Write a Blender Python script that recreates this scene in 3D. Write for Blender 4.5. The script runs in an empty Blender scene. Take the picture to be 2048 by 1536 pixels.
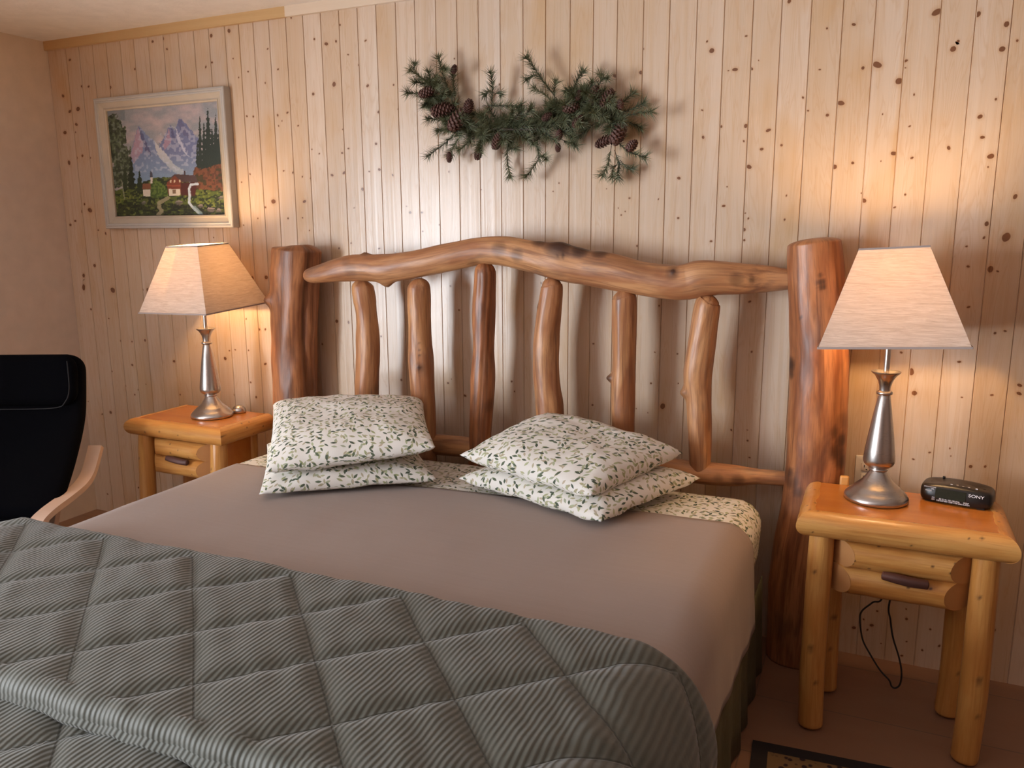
import bpy, bmesh, math, random
import numpy as np
from mathutils import Vector, Matrix, noise

random.seed(7); rng = np.random.default_rng(7)
S = bpy.context.scene
C = S.collection

# ------------------------------------------------------------------ camera
CAM = Vector((0.0, -2.94, 1.5138))
FW = Vector((-0.404, 0.895, -0.189)).normalized()
RT = Vector((0.912, 0.410, -0.006)); RT = (RT - FW * RT.dot(FW)).normalized()
UP = RT.cross(FW)
FPX = 1612.9
cd = bpy.data.cameras.new('camera'); cam = bpy.data.objects.new('camera', cd); C.objects.link(cam)
cam.matrix_world = Matrix(((RT.x, UP.x, -FW.x, CAM.x), (RT.y, UP.y, -FW.y, CAM.y), (RT.z, UP.z, -FW.z, CAM.z), (0, 0, 0, 1)))
cd.sensor_fit = 'HORIZONTAL'; cd.sensor_width = 36; cd.lens = FPX / 2048 * 36; cd.clip_start = 0.05
S.camera = cam
# ------------------------------------------------------------------ world, daylight, exposure
w = bpy.data.worlds.new('world'); S.world = w; w.use_nodes = True
w.node_tree.nodes['Background'].inputs[0].default_value = (0.55, 0.68, 0.9, 1)
w.node_tree.nodes['Background'].inputs[1].default_value = 0.6
ROOM = dict(x0=-3.86, x1=2.1, y0=-5.6, y1=0.0, z1=2.44)
WIN = (-5.0, -3.10, 0.12, 2.08)          # opening in the left wall: y0, y1, z0, z1
def area(name, loc, direction, sx, sy, power, col):
    l = bpy.data.lights.new(name, 'AREA'); l.shape = 'RECTANGLE'; l.size = sx; l.size_y = sy; l.energy = power; l.color = col
    o = bpy.data.objects.new(name, l); C.objects.link(o); o.location = loc
    o.rotation_euler = Vector(direction).to_track_quat('-Z', 'Y').to_euler()
    return o
area('window_daylight', (-4.05, -4.05, 1.10), (1, 0, 0), 1.90, 1.96, 290, (0.85, 0.92, 1.0))
BULB = 185
S.view_settings.view_transform = 'Standard'; S.view_settings.look = 'None'; S.view_settings.gamma = 1
S.view_settings.exposure = 0.55
try: S.view_settings.use_curve_mapping = False
except Exception: pass
S.cycles.use_denoising = True
S.cycles.max_bounces = 8; S.cycles.diffuse_bounces = 5; S.cycles.sample_clamp_indirect = 4

def ray(px, py): return FW + RT * ((px - 1024) / FPX) - UP * ((py - 768) / FPX)
def atY(px, py, y): v = ray(px, py); return CAM + v * ((y - CAM.y) / v.y)
def atZ(px, py, z): v = ray(px, py); return CAM + v * ((z - CAM.z) / v.z)

# ------------------------------------------------------------------ object helpers
def thing(name, label, cat, loc=(0, 0, 0), rot=(0, 0, 0), group=None):
    o = bpy.data.objects.new(name, None); o.empty_display_size = .1; C.objects.link(o)
    o.location = loc; o.rotation_euler = rot; o['label'] = label; o['category'] = cat
    if group: o['group'] = group
    return o
def tag(o, label, cat, group=None):
    o['label'] = label; o['category'] = cat
    if group: o['group'] = group
    return o
def obj(name, me, mat, parent=None, smooth=True, bevel=0, sub=0, auto=None):
    if isinstance(me, bmesh.types.BMesh):
        m = bpy.data.meshes.new(name); me.to_mesh(m); me.free(); me = m
    o = bpy.data.objects.new(name, me); C.objects.link(o)
    if parent: o.parent = parent
    for mt in (mat if isinstance(mat, (list, tuple)) else [mat]): me.materials.append(mt)
    if smooth:
        me.polygons.foreach_set('use_smooth', [True] * len(me.polygons))
        if auto: me.set_sharp_from_angle(angle=math.radians(auto))
    if bevel:
        b = o.modifiers.new('bevel', 'BEVEL'); b.width = bevel; b.segments = 3; b.limit_method = 'ANGLE'
    if sub:
        s = o.modifiers.new('sub', 'SUBSURF'); s.levels = sub; s.render_levels = sub
    return o
def struct(name, me, mat, **k):
    o = obj(name, me, mat, **k); o['kind'] = 'structure'; return o
def mesh(name, V, F, attrs=None, uv=None):
    m = bpy.data.meshes.new(name); m.from_pydata([tuple(v) for v in V], [], [tuple(f) for f in F])
    for k, (typ, data) in (attrs or {}).items():
        a = m.attributes.new(k, typ, 'POINT')
        key = {'FLOAT': 'value', 'FLOAT_VECTOR': 'vector', 'FLOAT_COLOR': 'color'}[typ]
        a.data.foreach_set(key, np.asarray(data, dtype=np.float32).ravel())
    if uv is not None:
        l = m.uv_layers.new(name='UVMap'); idx = np.zeros(len(m.loops), dtype=np.int32)
        m.loops.foreach_get('vertex_index', idx); l.data.foreach_set('uv', np.asarray(uv, dtype=np.float32)[idx].ravel())
    return m
def box(bm, a, b, rot=None, org=None):
    r = bmesh.ops.create_cube(bm, size=1)
    c = [(a[i] + b[i]) / 2 for i in range(3)]; s = [b[i] - a[i] for i in range(3)]
    M = Matrix.Translation(c) @ Matrix.Diagonal((*s, 1))
    if rot is not None: M = rot @ M
    bmesh.ops.transform(bm, matrix=M, verts=r['verts'])
    return r['verts']
def boxes(*ab):
    bm = bmesh.new()
    for a, b in ab: box(bm, a, b)
    return bm
def lathe(prof, n=48, loc=(0, 0, 0)):
    V = []; F = []
    for r, z in prof:
        for k in range(n):
            a = 2 * math.pi * k / n; V.append((loc[0] + r * math.cos(a), loc[1] + r * math.sin(a), loc[2] + z))
    for i in range(len(prof) - 1):
        for k in range(n):
            k2 = (k + 1) % n; F.append((i * n + k, i * n + k2, (i + 1) * n + k2, (i + 1) * n + k))
    F.append(tuple(range(n))[::-1]); F.append(tuple((len(prof) - 1) * n + k for k in range(n)))
    return mesh('lathe', V, F)
def spline(P, n):
    """Catmull-Rom through rows of P (any width), n samples"""
    P = np.asarray(P, float); m = len(P); out = []
    for s in np.linspace(0, m - 1, n):
        i = min(int(s), m - 2); t = s - i
        p0 = P[max(i - 1, 0)]; p1 = P[i]; p2 = P[i + 1]; p3 = P[min(i + 2, m - 1)]
        out.append(.5 * ((2 * p1) + (-p0 + p2) * t + (2 * p0 - 5 * p1 + 4 * p2 - p3) * t * t + (-p0 + 3 * p1 - 3 * p2 + p3) * t ** 3))
    return np.array(out)
def grid_faces(nu, nv):
    return [(i * nv + j, (i + 1) * nv + j, (i + 1) * nv + j + 1, i * nv + j + 1) for i in range(nu - 1) for j in range(nv - 1)]

def log(name, rows, ref=(0, -1, 0), n=36, ns=90, knots=(), rough=.05, capr=.55, seed=0, groove=None, caps=(1, 1), stain=0.0):
    """rows: x,y,z,ra(in the picture plane),rb(depth). knots: (t, angle, size, height, dark). angle 0 = side vector, 90 = towards ref"""
    R = spline(rows, ns); P = R[:, :3]; V = []; gc = []; dk = []
    T = np.gradient(P, axis=0); T /= np.linalg.norm(T, axis=1)[:, None]
    L = np.concatenate([[0], np.cumsum(np.linalg.norm(np.diff(P, axis=0), axis=1))]); Lt = L[-1]
    ref = np.array(ref, float)
    for i in range(ns):
        B = ref - T[i] * ref.dot(T[i]); B /= np.linalg.norm(B)
        A = np.cross(T[i], B) * -1
        ra, rb = R[i, 3], R[i, 4]
        e = 1.0
        for cap, dist in ((caps[0], L[i]), (caps[1], Lt - L[i])):
            if cap:
                q = dist / (capr * ra * cap)
                if q < 1: e = min(e, math.sqrt(max(0.0, 1 - (1 - q) ** 2)) * (1 - .0) if cap >= 1 else .8 + .2 * q)
        for k in range(n):
            a = 2 * math.pi * k / n; ca, sa = math.cos(a), math.sin(a)
            q = Vector((ca * 1.3 + seed * 3.1, sa * 1.3, L[i] * 5))
            f = 1 + rough * 1.6 * noise.noise(q) + rough * .7 * noise.noise(q * 2.7)
            d = 0.0
            if groove:
                for ga, gw, gd in groove:
                    da = (a - math.radians(ga) + .15 * math.sin(L[i] * 6) + math.pi) % (2 * math.pi) - math.pi
                    g = math.exp(-(da / gw) ** 2); f -= gd * g; d = max(d, .5 * g)
            for (kt, ka, ks, kh, kd) in knots:
                da = (a - math.radians(ka) + math.pi) % (2 * math.pi) - math.pi
                dist = math.hypot(da * ra, L[i] - kt * Lt) / ks
                f += kh * math.exp(-dist * dist * 1.4) / ra
                d = max(d, kd * max(0, 1 - (dist * .85) ** 3)) if dist < 1.2 else d
            rr = e * f
            V.append(P[i] + A * ca * ra * rr + B * sa * rb * rr)
            gc.append((ca * ra * 1.0 + seed, sa * rb, L[i])); dk.append(d)
    F = [(i * n + k, i * n + (k + 1) % n, (i + 1) * n + (k + 1) % n, (i + 1) * n + k) for i in range(ns - 1) for k in range(n)]
    F.append(tuple(range(n))[::-1]); F.append(tuple((ns - 1) * n + k for k in range(n)))
    return mesh(name, V, F, {'gc': ('FLOAT_VECTOR', gc), 'dark': ('FLOAT', dk)})
def tube(path, r, n=10, ns=None, closed=False):
    P = spline(path, ns or len(path) * 6); V = []
    T = np.gradient(P, axis=0); T /= np.linalg.norm(T, axis=1)[:, None] + 1e-9
    ref = np.array((0.13, .97, .2)); m = len(P)
    for i in range(m):
        B = ref - T[i] * ref.dot(T[i]); B /= np.linalg.norm(B); A = np.cross(T[i], B)
        for k in range(n):
            a = 2 * math.pi * k / n; V.append(P[i] + (A * math.cos(a) + B * math.sin(a)) * r)
    F = [(i * n + k, i * n + (k + 1) % n, (i + 1) * n + (k + 1) % n, (i + 1) * n + k) for i in range(m - 1) for k in range(n)]
    F.append(tuple(range(n))[::-1]); F.append(tuple((m - 1) * n + k for k in range(n)))
    return mesh('tube', V, F)

# ------------------------------------------------------------------ material helpers
class NT:
    def __init__(s, name):
        s.m = bpy.data.materials.new(name); s.m.use_nodes = True; s.t = s.m.node_tree
        s.b = s.t.nodes['Principled BSDF']
    def n(s, typ, **kw):
        x = s.t.nodes.new(typ)
        for k, v in kw.items(): setattr(x, k, v)
        return x
    def l(s, a, b): s.t.links.new(a, b)
    def v(s, sock, val):
        if hasattr(val, 'is_linked') or isinstance(val, bpy.types.NodeSocket): s.l(val, sock)
        else: sock.default_value = val
    def math(s, op, a, b=0.0, c=None, clamp=False):
        x = s.n('ShaderNodeMath', operation=op, use_clamp=clamp); s.v(x.inputs[0], a); s.v(x.inputs[1], b)
        if c is not None: s.v(x.inputs[2], c)
        return x.outputs[0]
    def vm(s, op, a, b=None, scale=None):
        x = s.n('ShaderNodeVectorMath', operation=op); s.v(x.inputs[0], a)
        if b is not None: s.v(x.inputs[1], b)
        if scale is not None: s.v(x.inputs['Scale'], scale)
        return x.outputs[0]
    def mix(s, f, a, b, blend='MIX'):
        x = s.n('ShaderNodeMix', data_type='RGBA', blend_type=blend); s.v(x.inputs[0], f)
        s.v(x.inputs[6], a if not isinstance(a, tuple) else (*a, 1)[:4]); s.v(x.inputs[7], b if not isinstance(b, tuple) else (*b, 1)[:4])
        return x.outputs[2]
    def noise(s, vec, scale=5, detail=3, rough=.5, dist=0):
        x = s.n('ShaderNodeTexNoise'); s.v(x.inputs['Vector'], vec); x.inputs['Scale'].default_value = scale
        x.inputs['Detail'].default_value = detail; x.inputs['Roughness'].default_value = rough; x.inputs['Distortion'].default_value = dist
        return x.outputs['Fac']
    def ramp(s, f, stops):
        x = s.n('ShaderNodeValToRGB'); s.l(f, x.inputs[0]); e = x.color_ramp.elements
        while len(e) < len(stops): e.new(.5)
        for i, (p, c) in enumerate(stops):
            e[i].position = p; e[i].color = (*c, 1) if isinstance(c, tuple) else (c, c, c, 1)
        return x.outputs[0]
    def attr(s, name, out='Fac'): x = s.n('ShaderNodeAttribute', attribute_name=name); return x.outputs[out]
    def coord(s, out='Object'): return s.n('ShaderNodeTexCoord').outputs[out]
    def bump(s, h, strength=.3, dist=.01):
        x = s.n('ShaderNodeBump'); x.inputs['Strength'].default_value = strength; x.inputs['Distance'].default_value = dist
        s.l(h, x.inputs['Height']); s.l(x.outputs[0], s.b.inputs['Normal'])
    def set(s, col=None, rough=None, metal=None, spec=None, coat=None, sheen=None):
        if col is not None: s.v(s.b.inputs['Base Color'], col if not isinstance(col, tuple) else (*col, 1)[:4])
        if rough is not None: s.v(s.b.inputs['Roughness'], rough)
        if metal is not None: s.b.inputs['Metallic'].default_value = metal
        if spec is not None: s.b.inputs['Specular IOR Level'].default_value = spec
        if coat is not None: s.b.inputs['Coat Weight'].default_value = coat; s.b.inputs['Coat Roughness'].default_value = .15
        if sheen is not None: s.b.inputs['Sheen Weight'].default_value = sheen
        return s.m
def simple(name, col, rough=.5, metal=0, bump=None, **k):
    t = NT(name); c = t.coord(); f = t.noise(c, 14, 3)
    t.set(t.mix(f, tuple(x * .88 for x in col), tuple(min(1, x * 1.1) for x in col)), rough, metal, **k)
    if bump: t.bump(t.noise(c, bump[0], 3), bump[1], bump[2])
    return t.m

# pine wall boards
def mat_pine_wall():
    t = NT('pine_boards'); c = t.coord('Object'); bt = t.attr('tint'); kn = t.attr('knot')
    off = t.n('ShaderNodeCombineXYZ'); t.l(t.math('MULTIPLY', bt, 37.0), off.inputs[0]); t.l(t.math('MULTIPLY', bt, 61.0), off.inputs[2])
    p = t.vm('ADD', c, off.outputs[0])
    fine = t.noise(t.vm('MULTIPLY', p, (120, 1, 1.6)), 1, 3, .6)
    band = t.noise(t.vm('MULTIPLY', p, (26, 1, .55)), 1, 3, .6, .8)
    cath = t.noise(t.vm('MULTIPLY', p, (17, 1, 1.5)), 1, 2, .5, 1.8)
    blot = t.noise(t.vm('MULTIPLY', p, (5, 1, 2.2)), 1, 3, .55)
    base = t.ramp(bt, [(0, (.58, .44, .32)), (.3, (.63, .50, .39)), (.55, (.57, .425, .30)), (.8, (.62, .485, .37)), (1, (.66, .535, .425))])
    col = t.mix(t.ramp(band, [(.38, 0.), (.72, .6)]), base, (.55, .375, .225))
    col = t.mix(t.ramp(fine, [(.45, 0.), (.8, .3)]), col, (.50, .35, .22))
    col = t.mix(t.ramp(blot, [(.52, 0.), (.70, .7)]), col, (.53, .33, .16))
    col = t.mix(t.ramp(cath, [(.50, 0.), (.53, .30), (.56, 0.)]), col, (.47, .28, .14))
    col = t.mix(t.ramp(cath, [(.60, 0.), (.625, .30), (.66, 0.)]), col, (.47, .28, .14))
    halo = t.math('MULTIPLY', t.math('MINIMUM', kn, .5), .9, clamp=True)
    col = t.mix(halo, col, (.45, .25, .12))
    core = t.ramp(kn, [(.5, 0.), (.72, 1.)])
    col = t.mix(core, col, (.17, .07, .03))
    t.set(col, t.math('ADD', t.math('MULTIPLY', fine, .10), .235), spec=.5)
    t.bump(t.math('ADD', t.math('MULTIPLY', fine, .35), t.math('MULTIPLY', band, 1.6)), .15, .004)
    return t.m
def mat_log(name, c1, c2, c3, stain, rough=.42, dk=(.055, .02, .01)):
    t = NT(name); g = t.attr('gc', 'Vector'); d = t.attr('dark')
    n1 = t.noise(t.vm('MULTIPLY', g, (60, 60, 3.2)), 1, 4, .6, .6)
    n2 = t.noise(t.vm('MULTIPLY', g, (13, 13, 3.0)), 1, 3, .5, .8)
    n3 = t.noise(t.vm('MULTIPLY', t.vm('ADD', g, (5, 3, 9)), (16, 16, 4.5)), 1, 3, .6, .3)
    col = t.mix(t.ramp(n2, [(.40, 0.), (.60, 1.)]), c1, c2)
    col = t.mix(t.ramp(n1, [(.46, 0.), (.68, .8)]), col, c3)
    col = t.mix(t.math('MULTIPLY', t.ramp(n3, [(.55, 0.), (.7, 1.)]), stain[1]), col, stain[0])
    n4 = t.noise(t.vm('MULTIPLY', g, (190, 190, 11)), 1, 3, .6)
    col = t.mix(t.math('MULTIPLY', t.ramp(n4, [(.52, 0.), (.66, 1.)]), .35), col, c3)
    dn = t.math('MULTIPLY', d, t.math('ADD', .65, t.math('MULTIPLY', n1, .9)), clamp=True)
    col = t.mix(dn, col, dk)
    t.set(col, rough, spec=.5)
    t.bump(t.math('ADD', n1, t.math('MULTIPLY', n2, .8)), .25, .004)
    return t.m
M_WALL = mat_pine_wall()
M_LOG = mat_log('peeled_log', (.54, .27, .115), (.36, .145, .058), (.22, .085, .04), ((.19, .105, .07), .75))
M_POST = mat_log('peeled_log_red', (.46, .185, .07), (.29, .10, .036), (.15, .048, .02), ((.11, .045, .024), .6))
M_PALE = mat_log('varnished_pine', (.63, .325, .095), (.56, .25, .062), (.44, .17, .038), ((.40, .16, .05), .15), .3, (.12, .05, .02))
M_END = simple('cut_wood_end', (.56, .30, .16), .5)
M_CUT = simple('varnished_cut_end', (.50, .24, .09), .35)
M_BARK = mat_log('bark_twig', (.13, .045, .03), (.085, .03, .022), (.05, .02, .015), ((.05, .02, .02), .3), .55)
def mat_table_top():
    t = NT('orange_stained_board'); c = t.coord()
    f = t.noise(t.vm('MULTIPLY', c, (3, 45, 20)), 1, 4, .6, .5); g = t.noise(t.vm('MULTIPLY', c, (1.5, 9, 9)), 1, 2)
    col = t.mix(f, (.56, .215, .045), (.45, .145, .025)); col = t.mix(t.ramp(g, [(.5, 0.), (.75, .5)]), col, (.33, .10, .025))
    t.set(col, .2, spec=.5); return t.m
M_TOP = mat_table_top()
M_CREAM = simple('cream_paint', (.67, .555, .46), .75, bump=(180, .12, .002))
M_CEIL = simple('ceiling_paint', (.76, .72, .69), .85, bump=(60, .25, .004))
def mat_brushed():
    t = NT('brushed_nickel'); c = t.coord(); f = t.noise(t.vm('MULTIPLY', c, (40, 40, 1500)), 1, 1)
    t.set(t.mix(f, (.55, .51, .48), (.58, .54, .51)), t.math('ADD', t.math('MULTIPLY', f, .05), .26), 1)
    t.b.inputs['Anisotropic'].default_value = .3
    return t.m
M_NICKEL = mat_brushed()
def mat_shade():
    t = NT('linen_shade'); c = t.coord(); f = t.noise(t.vm('MULTIPLY', t.vm('ADD', c, (0, 0, 3)), (9, 9, 210)), 1, 5, .7, 2.2)
    col = t.mix(t.ramp(f, [(.35, 0.), (.62, 1.)]), (.54, .46, .39), (.80, .73, .66))
    d = t.n('ShaderNodeBsdfDiffuse'); t.l(col, d.inputs[0]); tr = t.n('ShaderNodeBsdfTranslucent'); t.l(t.mix(.5, col, (.80, .62, .42)), tr.inputs[0])
    mx = t.n('ShaderNodeMixShader'); mx.inputs[0].default_value = .36; t.l(d.outputs[0], mx.inputs[1]); t.l(tr.outputs[0], mx.inputs[2])
    t.l(mx.outputs[0], t.t.nodes['Material Output'].inputs['Surface']); return t.m
M_SHADE = mat_shade()
M_TRIMF = simple('shade_piping', (.36, .29, .26), .8)
def mat_bulb():
    t = NT('lit_bulb'); t.set((1, .9, .7), .4); t.b.inputs['Emission Color'].default_value = (1, .63, .30, 1); t.b.inputs['Emission Strength'].default_value = BULB
    return t.m
M_BULB = mat_bulb()
def mat_leaves():
    t = NT('leaf_print_cotton'); uv = t.n('ShaderNodeUVMap').outputs[0]
    col = t.mix(t.noise(uv, 9, 2), (.72, .69, .635), (.78, .75, .70))
    for i, (scale, l, wd, c1, c2, sh) in enumerate([
            (32, .38, .14, (.33, .36, .18), (.40, .35, .24), (.0, .0, 0)),
            (34, .38, .14, (.42, .46, .27), (.36, .38, .28), (7.3, 2.1, 0)),
            (38, .38, .14, (.40, .42, .24), (.48, .40, .30), (3.1, 12.1, 0)),
            (33, .39, .145, (.065, .085, .06), (.12, .15, .09), (3.7, 5.9, 0)),
            (39, .38, .145, (.07, .095, .07), (.13, .155, .10), (9.7, 15.9, 0))]):
        p = t.vm('ADD', t.vm('SCALE', uv, scale=float(scale)), sh)
        v = t.n('ShaderNodeTexVoronoi', voronoi_dimensions='2D', feature='F1'); t.l(p, v.inputs['Vector']); v.inputs['Scale'].default_value = 1; v.inputs['Randomness'].default_value = .62
        q = t.vm('SUBTRACT', p, v.outputs['Position'])
        sc = t.n('ShaderNodeSeparateColor'); t.l(v.outputs['Color'], sc.inputs[0])
        r = t.n('ShaderNodeVectorRotate', rotation_type='Z_AXIS'); t.l(q, r.inputs['Vector']); t.l(t.math('MULTIPLY', sc.outputs[0], 6.283), r.inputs['Angle'])
        s = t.n('ShaderNodeSeparateXYZ'); t.l(r.outputs[0], s.inputs[0])
        ex = t.math('POWER', t.math('ABSOLUTE', t.math('DIVIDE', s.outputs[0], l)), 1.7)
        ey = t.math('ABSOLUTE', t.math('DIVIDE', s.outputs[1], wd))
        inside = t.math('LESS_THAN', t.math('ADD', ex, ey), 1.0)
        keep = t.math('GREATER_THAN', sc.outputs[2], .40 if i < 3 else .62)
        f = t.math('MULTIPLY', inside, keep)
        col = t.mix(f, col, t.mix(sc.outputs[1], c1, c2))
    t.set(col, .85, spec=.2)
    t.bump(t.noise(uv, 22, 3), .25, .006)
    return t.m
M_LEAF = mat_leaves()
def mat_blanket():
    t = NT('taupe_sheet'); uv = t.n('ShaderNodeUVMap').outputs[0]
    f = t.noise(t.vm('MULTIPLY', uv, (2.2, 90, 1)), 1, 3); g = t.noise(uv, 3, 3)
    col = t.mix(f, (.300, .225, .190), (.335, .255, .218)); t.set(t.mix(t.ramp(g, [(.3, 0.), (.8, .4)]), col, (.30, .24, .205)), .9, spec=.15, sheen=.15)
    t.bump(t.noise(uv, 7, 4, .6), .3, .006); return t.m
M_TAUPE = mat_blanket()
def mat_quilt():
    t = NT('green_corded_quilt'); uv = t.n('ShaderNodeUVMap').outputs[0]
    wv = t.n('ShaderNodeTexWave', wave_type='BANDS', bands_direction='X'); t.l(t.vm('ADD', uv, (0, 0, 0)), wv.inputs['Vector'])
    wv.inputs['Scale'].default_value = 27; wv.inputs['Distortion'].default_value = 2.2; wv.inputs['Detail'].default_value = 1; wv.inputs['Detail Scale'].default_value = .35
    f = wv.outputs['Fac']
    qa = t.n('ShaderNodeSeparateXYZ'); t.l(t.attr('diamond', 'Vector'), qa.inputs[0])
    da = t.math('ABSOLUTE', t.math('SUBTRACT', t.math('FRACT', t.math('ADD', t.math('DIVIDE', qa.outputs[0], .31), 20.5)), .5))
    db = t.math('ABSOLUTE', t.math('SUBTRACT', t.math('FRACT', t.math('ADD', t.math('DIVIDE', qa.outputs[1], .31), 20.5)), .5))
    dm = t.math('MINIMUM', da, db)
    st = t.math('MULTIPLY', t.ramp(dm, [(.004, 1.), (.016, 0.)]), t.attr('stitch'))
    col = t.mix(f, (.055, .054, .038), (.083, .081, .062)); col = t.mix(t.math('MULTIPLY', st, .75), col, (.020, .020, .010))
    t.set(col, .62, spec=.35, sheen=.25)
    t.bump(t.math('SUBTRACT', t.math('ADD', f, t.math('MULTIPLY', t.noise(uv, 9, 3, .6, .5), 1.6)), t.math('MULTIPLY', st, 1.2)), .42, .0035); return t.m
M_QUILT = mat_quilt()
M_SKIRT = simple('olive_skirt', (.085, .075, .035), .85, bump=(30, .3, .01))
M_MATT = simple('mattress_ticking', (.7, .68, .64), .9)
def mat_floor():
    t = NT('laminate_floor'); c = t.coord()
    br = t.n('ShaderNodeTexBrick'); t.l(t.vm('ADD', c, (3.27, 1.03, 0)), br.inputs['Vector']); br.offset = .5
    br.inputs['Scale'].default_value = 1; br.inputs['Mortar Size'].default_value = .0025; br.inputs['Brick Width'].default_value = 1.2; br.inputs['Row Height'].default_value = .31
    br.inputs['Color1'].default_value = (.24, .115, .062, 1); br.inputs['Color2'].default_value = (.20, .095, .052, 1); br.inputs['Mortar'].default_value = (.10, .06, .045, 1)
    n = t.noise(t.vm('MULTIPLY', c, (3, 14, 3)), 1, 4, .6)
    t.set(t.mix(t.math('MULTIPLY', n, .6), br.outputs[0], (.31, .18, .115)), .35); return t.m
M_FLOOR = mat_floor()
M_BROWN = simple('brown_bounce_wall', (.17, .085, .045), .6)  # invented brown for the unseen walls, to cut fill and warm the bounce
M_BLACK = simple('black_cushion', (.002, .002, .003), 1.0, spec=.05, bump=(60, .2, .004))
M_SEAM = simple('black_piping', (.008, .008, .010), .8)
M_BIRCH = simple('bent_birch', (.66, .47, .36), .35)
M_PLASTIC = simple('black_plastic', (.012, .010, .010), .32)
M_DISPLAY = simple('dark_display', (.010, .016, .010), .12)
M_PRINT = simple('pale_print', (.85, .85, .92), .5)
M_WHITEP = simple('ivory_plastic', (.74, .69, .62), .4)
M_SLOT = simple('outlet_slot', (.02, .02, .02), .6)
M_CORD = simple('black_cord', (.012, .010, .008), .5)
M_FRAME = simple('cream_picture_frame', (.47, .40, .31), .6, bump=(40, .2, .002))
M_FRAMEG = simple('grey_frame_edge', (.47, .44, .40), .55, bump=(40, .2, .002))
def mat_needles():
    t = NT('pine_needles'); g = t.attr('shade')
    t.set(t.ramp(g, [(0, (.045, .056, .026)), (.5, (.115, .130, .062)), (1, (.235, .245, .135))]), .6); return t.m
M_NEEDLE = mat_needles()
M_STEM = simple('brown_stem', (.06, .04, .03), .8)
M_CONE = simple('pine_cone_scales', (.10, .042, .030), .6)
def mat_rug():
    t = NT('patterned_rug'); c = t.coord(); v = t.n('ShaderNodeTexVoronoi'); t.l(c, v.inputs['Vector']); v.inputs['Scale'].default_value = 42
    n = t.noise(c, 25, 3)
    col = t.mix(t.ramp(t.math('ADD', v.outputs['Distance'], t.math('MULTIPLY', n, .5)), [(.5, 0.), (.62, 1.)]), (.025, .010, .010), (.17, .10, .04))
    t.set(col, .95); t.bump(n, .5, .004); return t.m
M_RUG = mat_rug(); M_RUGB = simple('dark_rug_border', (.015, .010, .010), .95)

# ------------------------------------------------------------------ room shell
X0, X1, Y0, Y1, ZC = ROOM['x0'], ROOM['x1'], ROOM['y0'], ROOM['y1'], ROOM['z1']
struct('floor', boxes(((X0 - .15, Y0 - .15, -.1), (X1 + .15, .15, 0))), M_FLOOR, smooth=False)
struct('ceiling', boxes(((X0 - .15, Y0 - .15, ZC), (X1 + .15, .15, ZC + .1))), M_CEIL, smooth=False)
struct('wall_right', boxes(((X1, Y0 - .15, 0), (X1 + .15, .15, ZC))), M_BROWN, smooth=False)
struct('wall_front', boxes(((X0 - .15, Y0 - .15, 0), (X1 + .15, Y0, ZC))), M_BROWN, smooth=False)
struct('wall_left', boxes(((X0 - .15, WIN[1], 0), (X0, .15, ZC)), ((X0 - .15, Y0, 0), (X0, WIN[0], ZC)),
                          ((X0 - .15, WIN[0], 0), (X0, WIN[1], WIN[2])), ((X0 - .15, WIN[0], WIN[3]), (X0, WIN[1], ZC))), M_CREAM, smooth=False)
M_WINF = simple('white_window_frame', (.75, .74, .72), .4)
ym = (WIN[0] + WIN[1]) / 2
struct('window_1', boxes(((X0 - .10, WIN[0], WIN[2]), (X0 - .04, WIN[0] + .05, WIN[3])), ((X0 - .10, WIN[1] - .05, WIN[2]), (X0 - .04, WIN[1], WIN[3])),
                         ((X0 - .10, ym - .03, WIN[2]), (X0 - .04, ym + .03, WIN[3])),
                         ((X0 - .10, WIN[0], WIN[3] - .05), (X0 - .04, WIN[1], WIN[3])), ((X0 - .10, WIN[0], WIN[2]), (X0 - .04, WIN[1], WIN[2] + .05))), M_WINF, smooth=False)

GR = [-2.709, -2.629, -2.549, -2.463, -2.372, -2.282, -2.191, -2.099, -2.008, -1.918, -1.826, -1.738, -1.644, -1.551, -1.459, -1.367, -1.273, -1.182,
      -1.086, -.997, -.908, -.813, -.72, -.626, -.534, -.44, -.349, -.257, -.161, -.065, .026, .118, .213, .308]
x = GR[0]
while x > X0 + .05: x -= .0935 if len(GR) % 5 else .089; GR.insert(0, x)
x = GR[-1]
while x < X1 - .05: x += .0945; GR.append(x)
GR[0] = X0; GR[-1] = X1
KN = []   # knots as seen on the wall: px, py, radius px
def zk(ox, oy, s, L): KN.extend((ox + a / s, oy + b / s, r / s) for a, b, r in L)
zk(1400, 0, 3.1605, [(75,320,16),(222,440,14),(325,435,10),(390,943,11),(432,824,13),(290,796,13),(310,1055,15),(515,918,8),(565,8,12),(972,155,10),(1030,430,10),(1120,410,22),(1258,513,20),(1300,385,10),(890,652,18),(805,728,10),(1495,78,22),(1758,90,15),(1938,153,15),(1910,310,16),(1600,310,16),(1632,260,8),(1770,738,13),(1785,868,11),(1838,988,17),(1572,935,11),(1340,998,8),(1225,970,15),(850,1055,15),(1035,1268,15),(1992,1243,13),(1812,1415,13),(1795,1503,8),(1935,1500,25),(278,1452,12),(150,1302,10),(535,1388,7),(1297,1230,7),(20,868,10),(757,440,6),(965,1030,9),(1870,627,7),(2005,257,7),(45,262,7),(292,228,7),(135,800,8),(1353,598,6),(1325,798,6),(683,700,6),(280,1518,8),(70,1525,8)])
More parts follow.
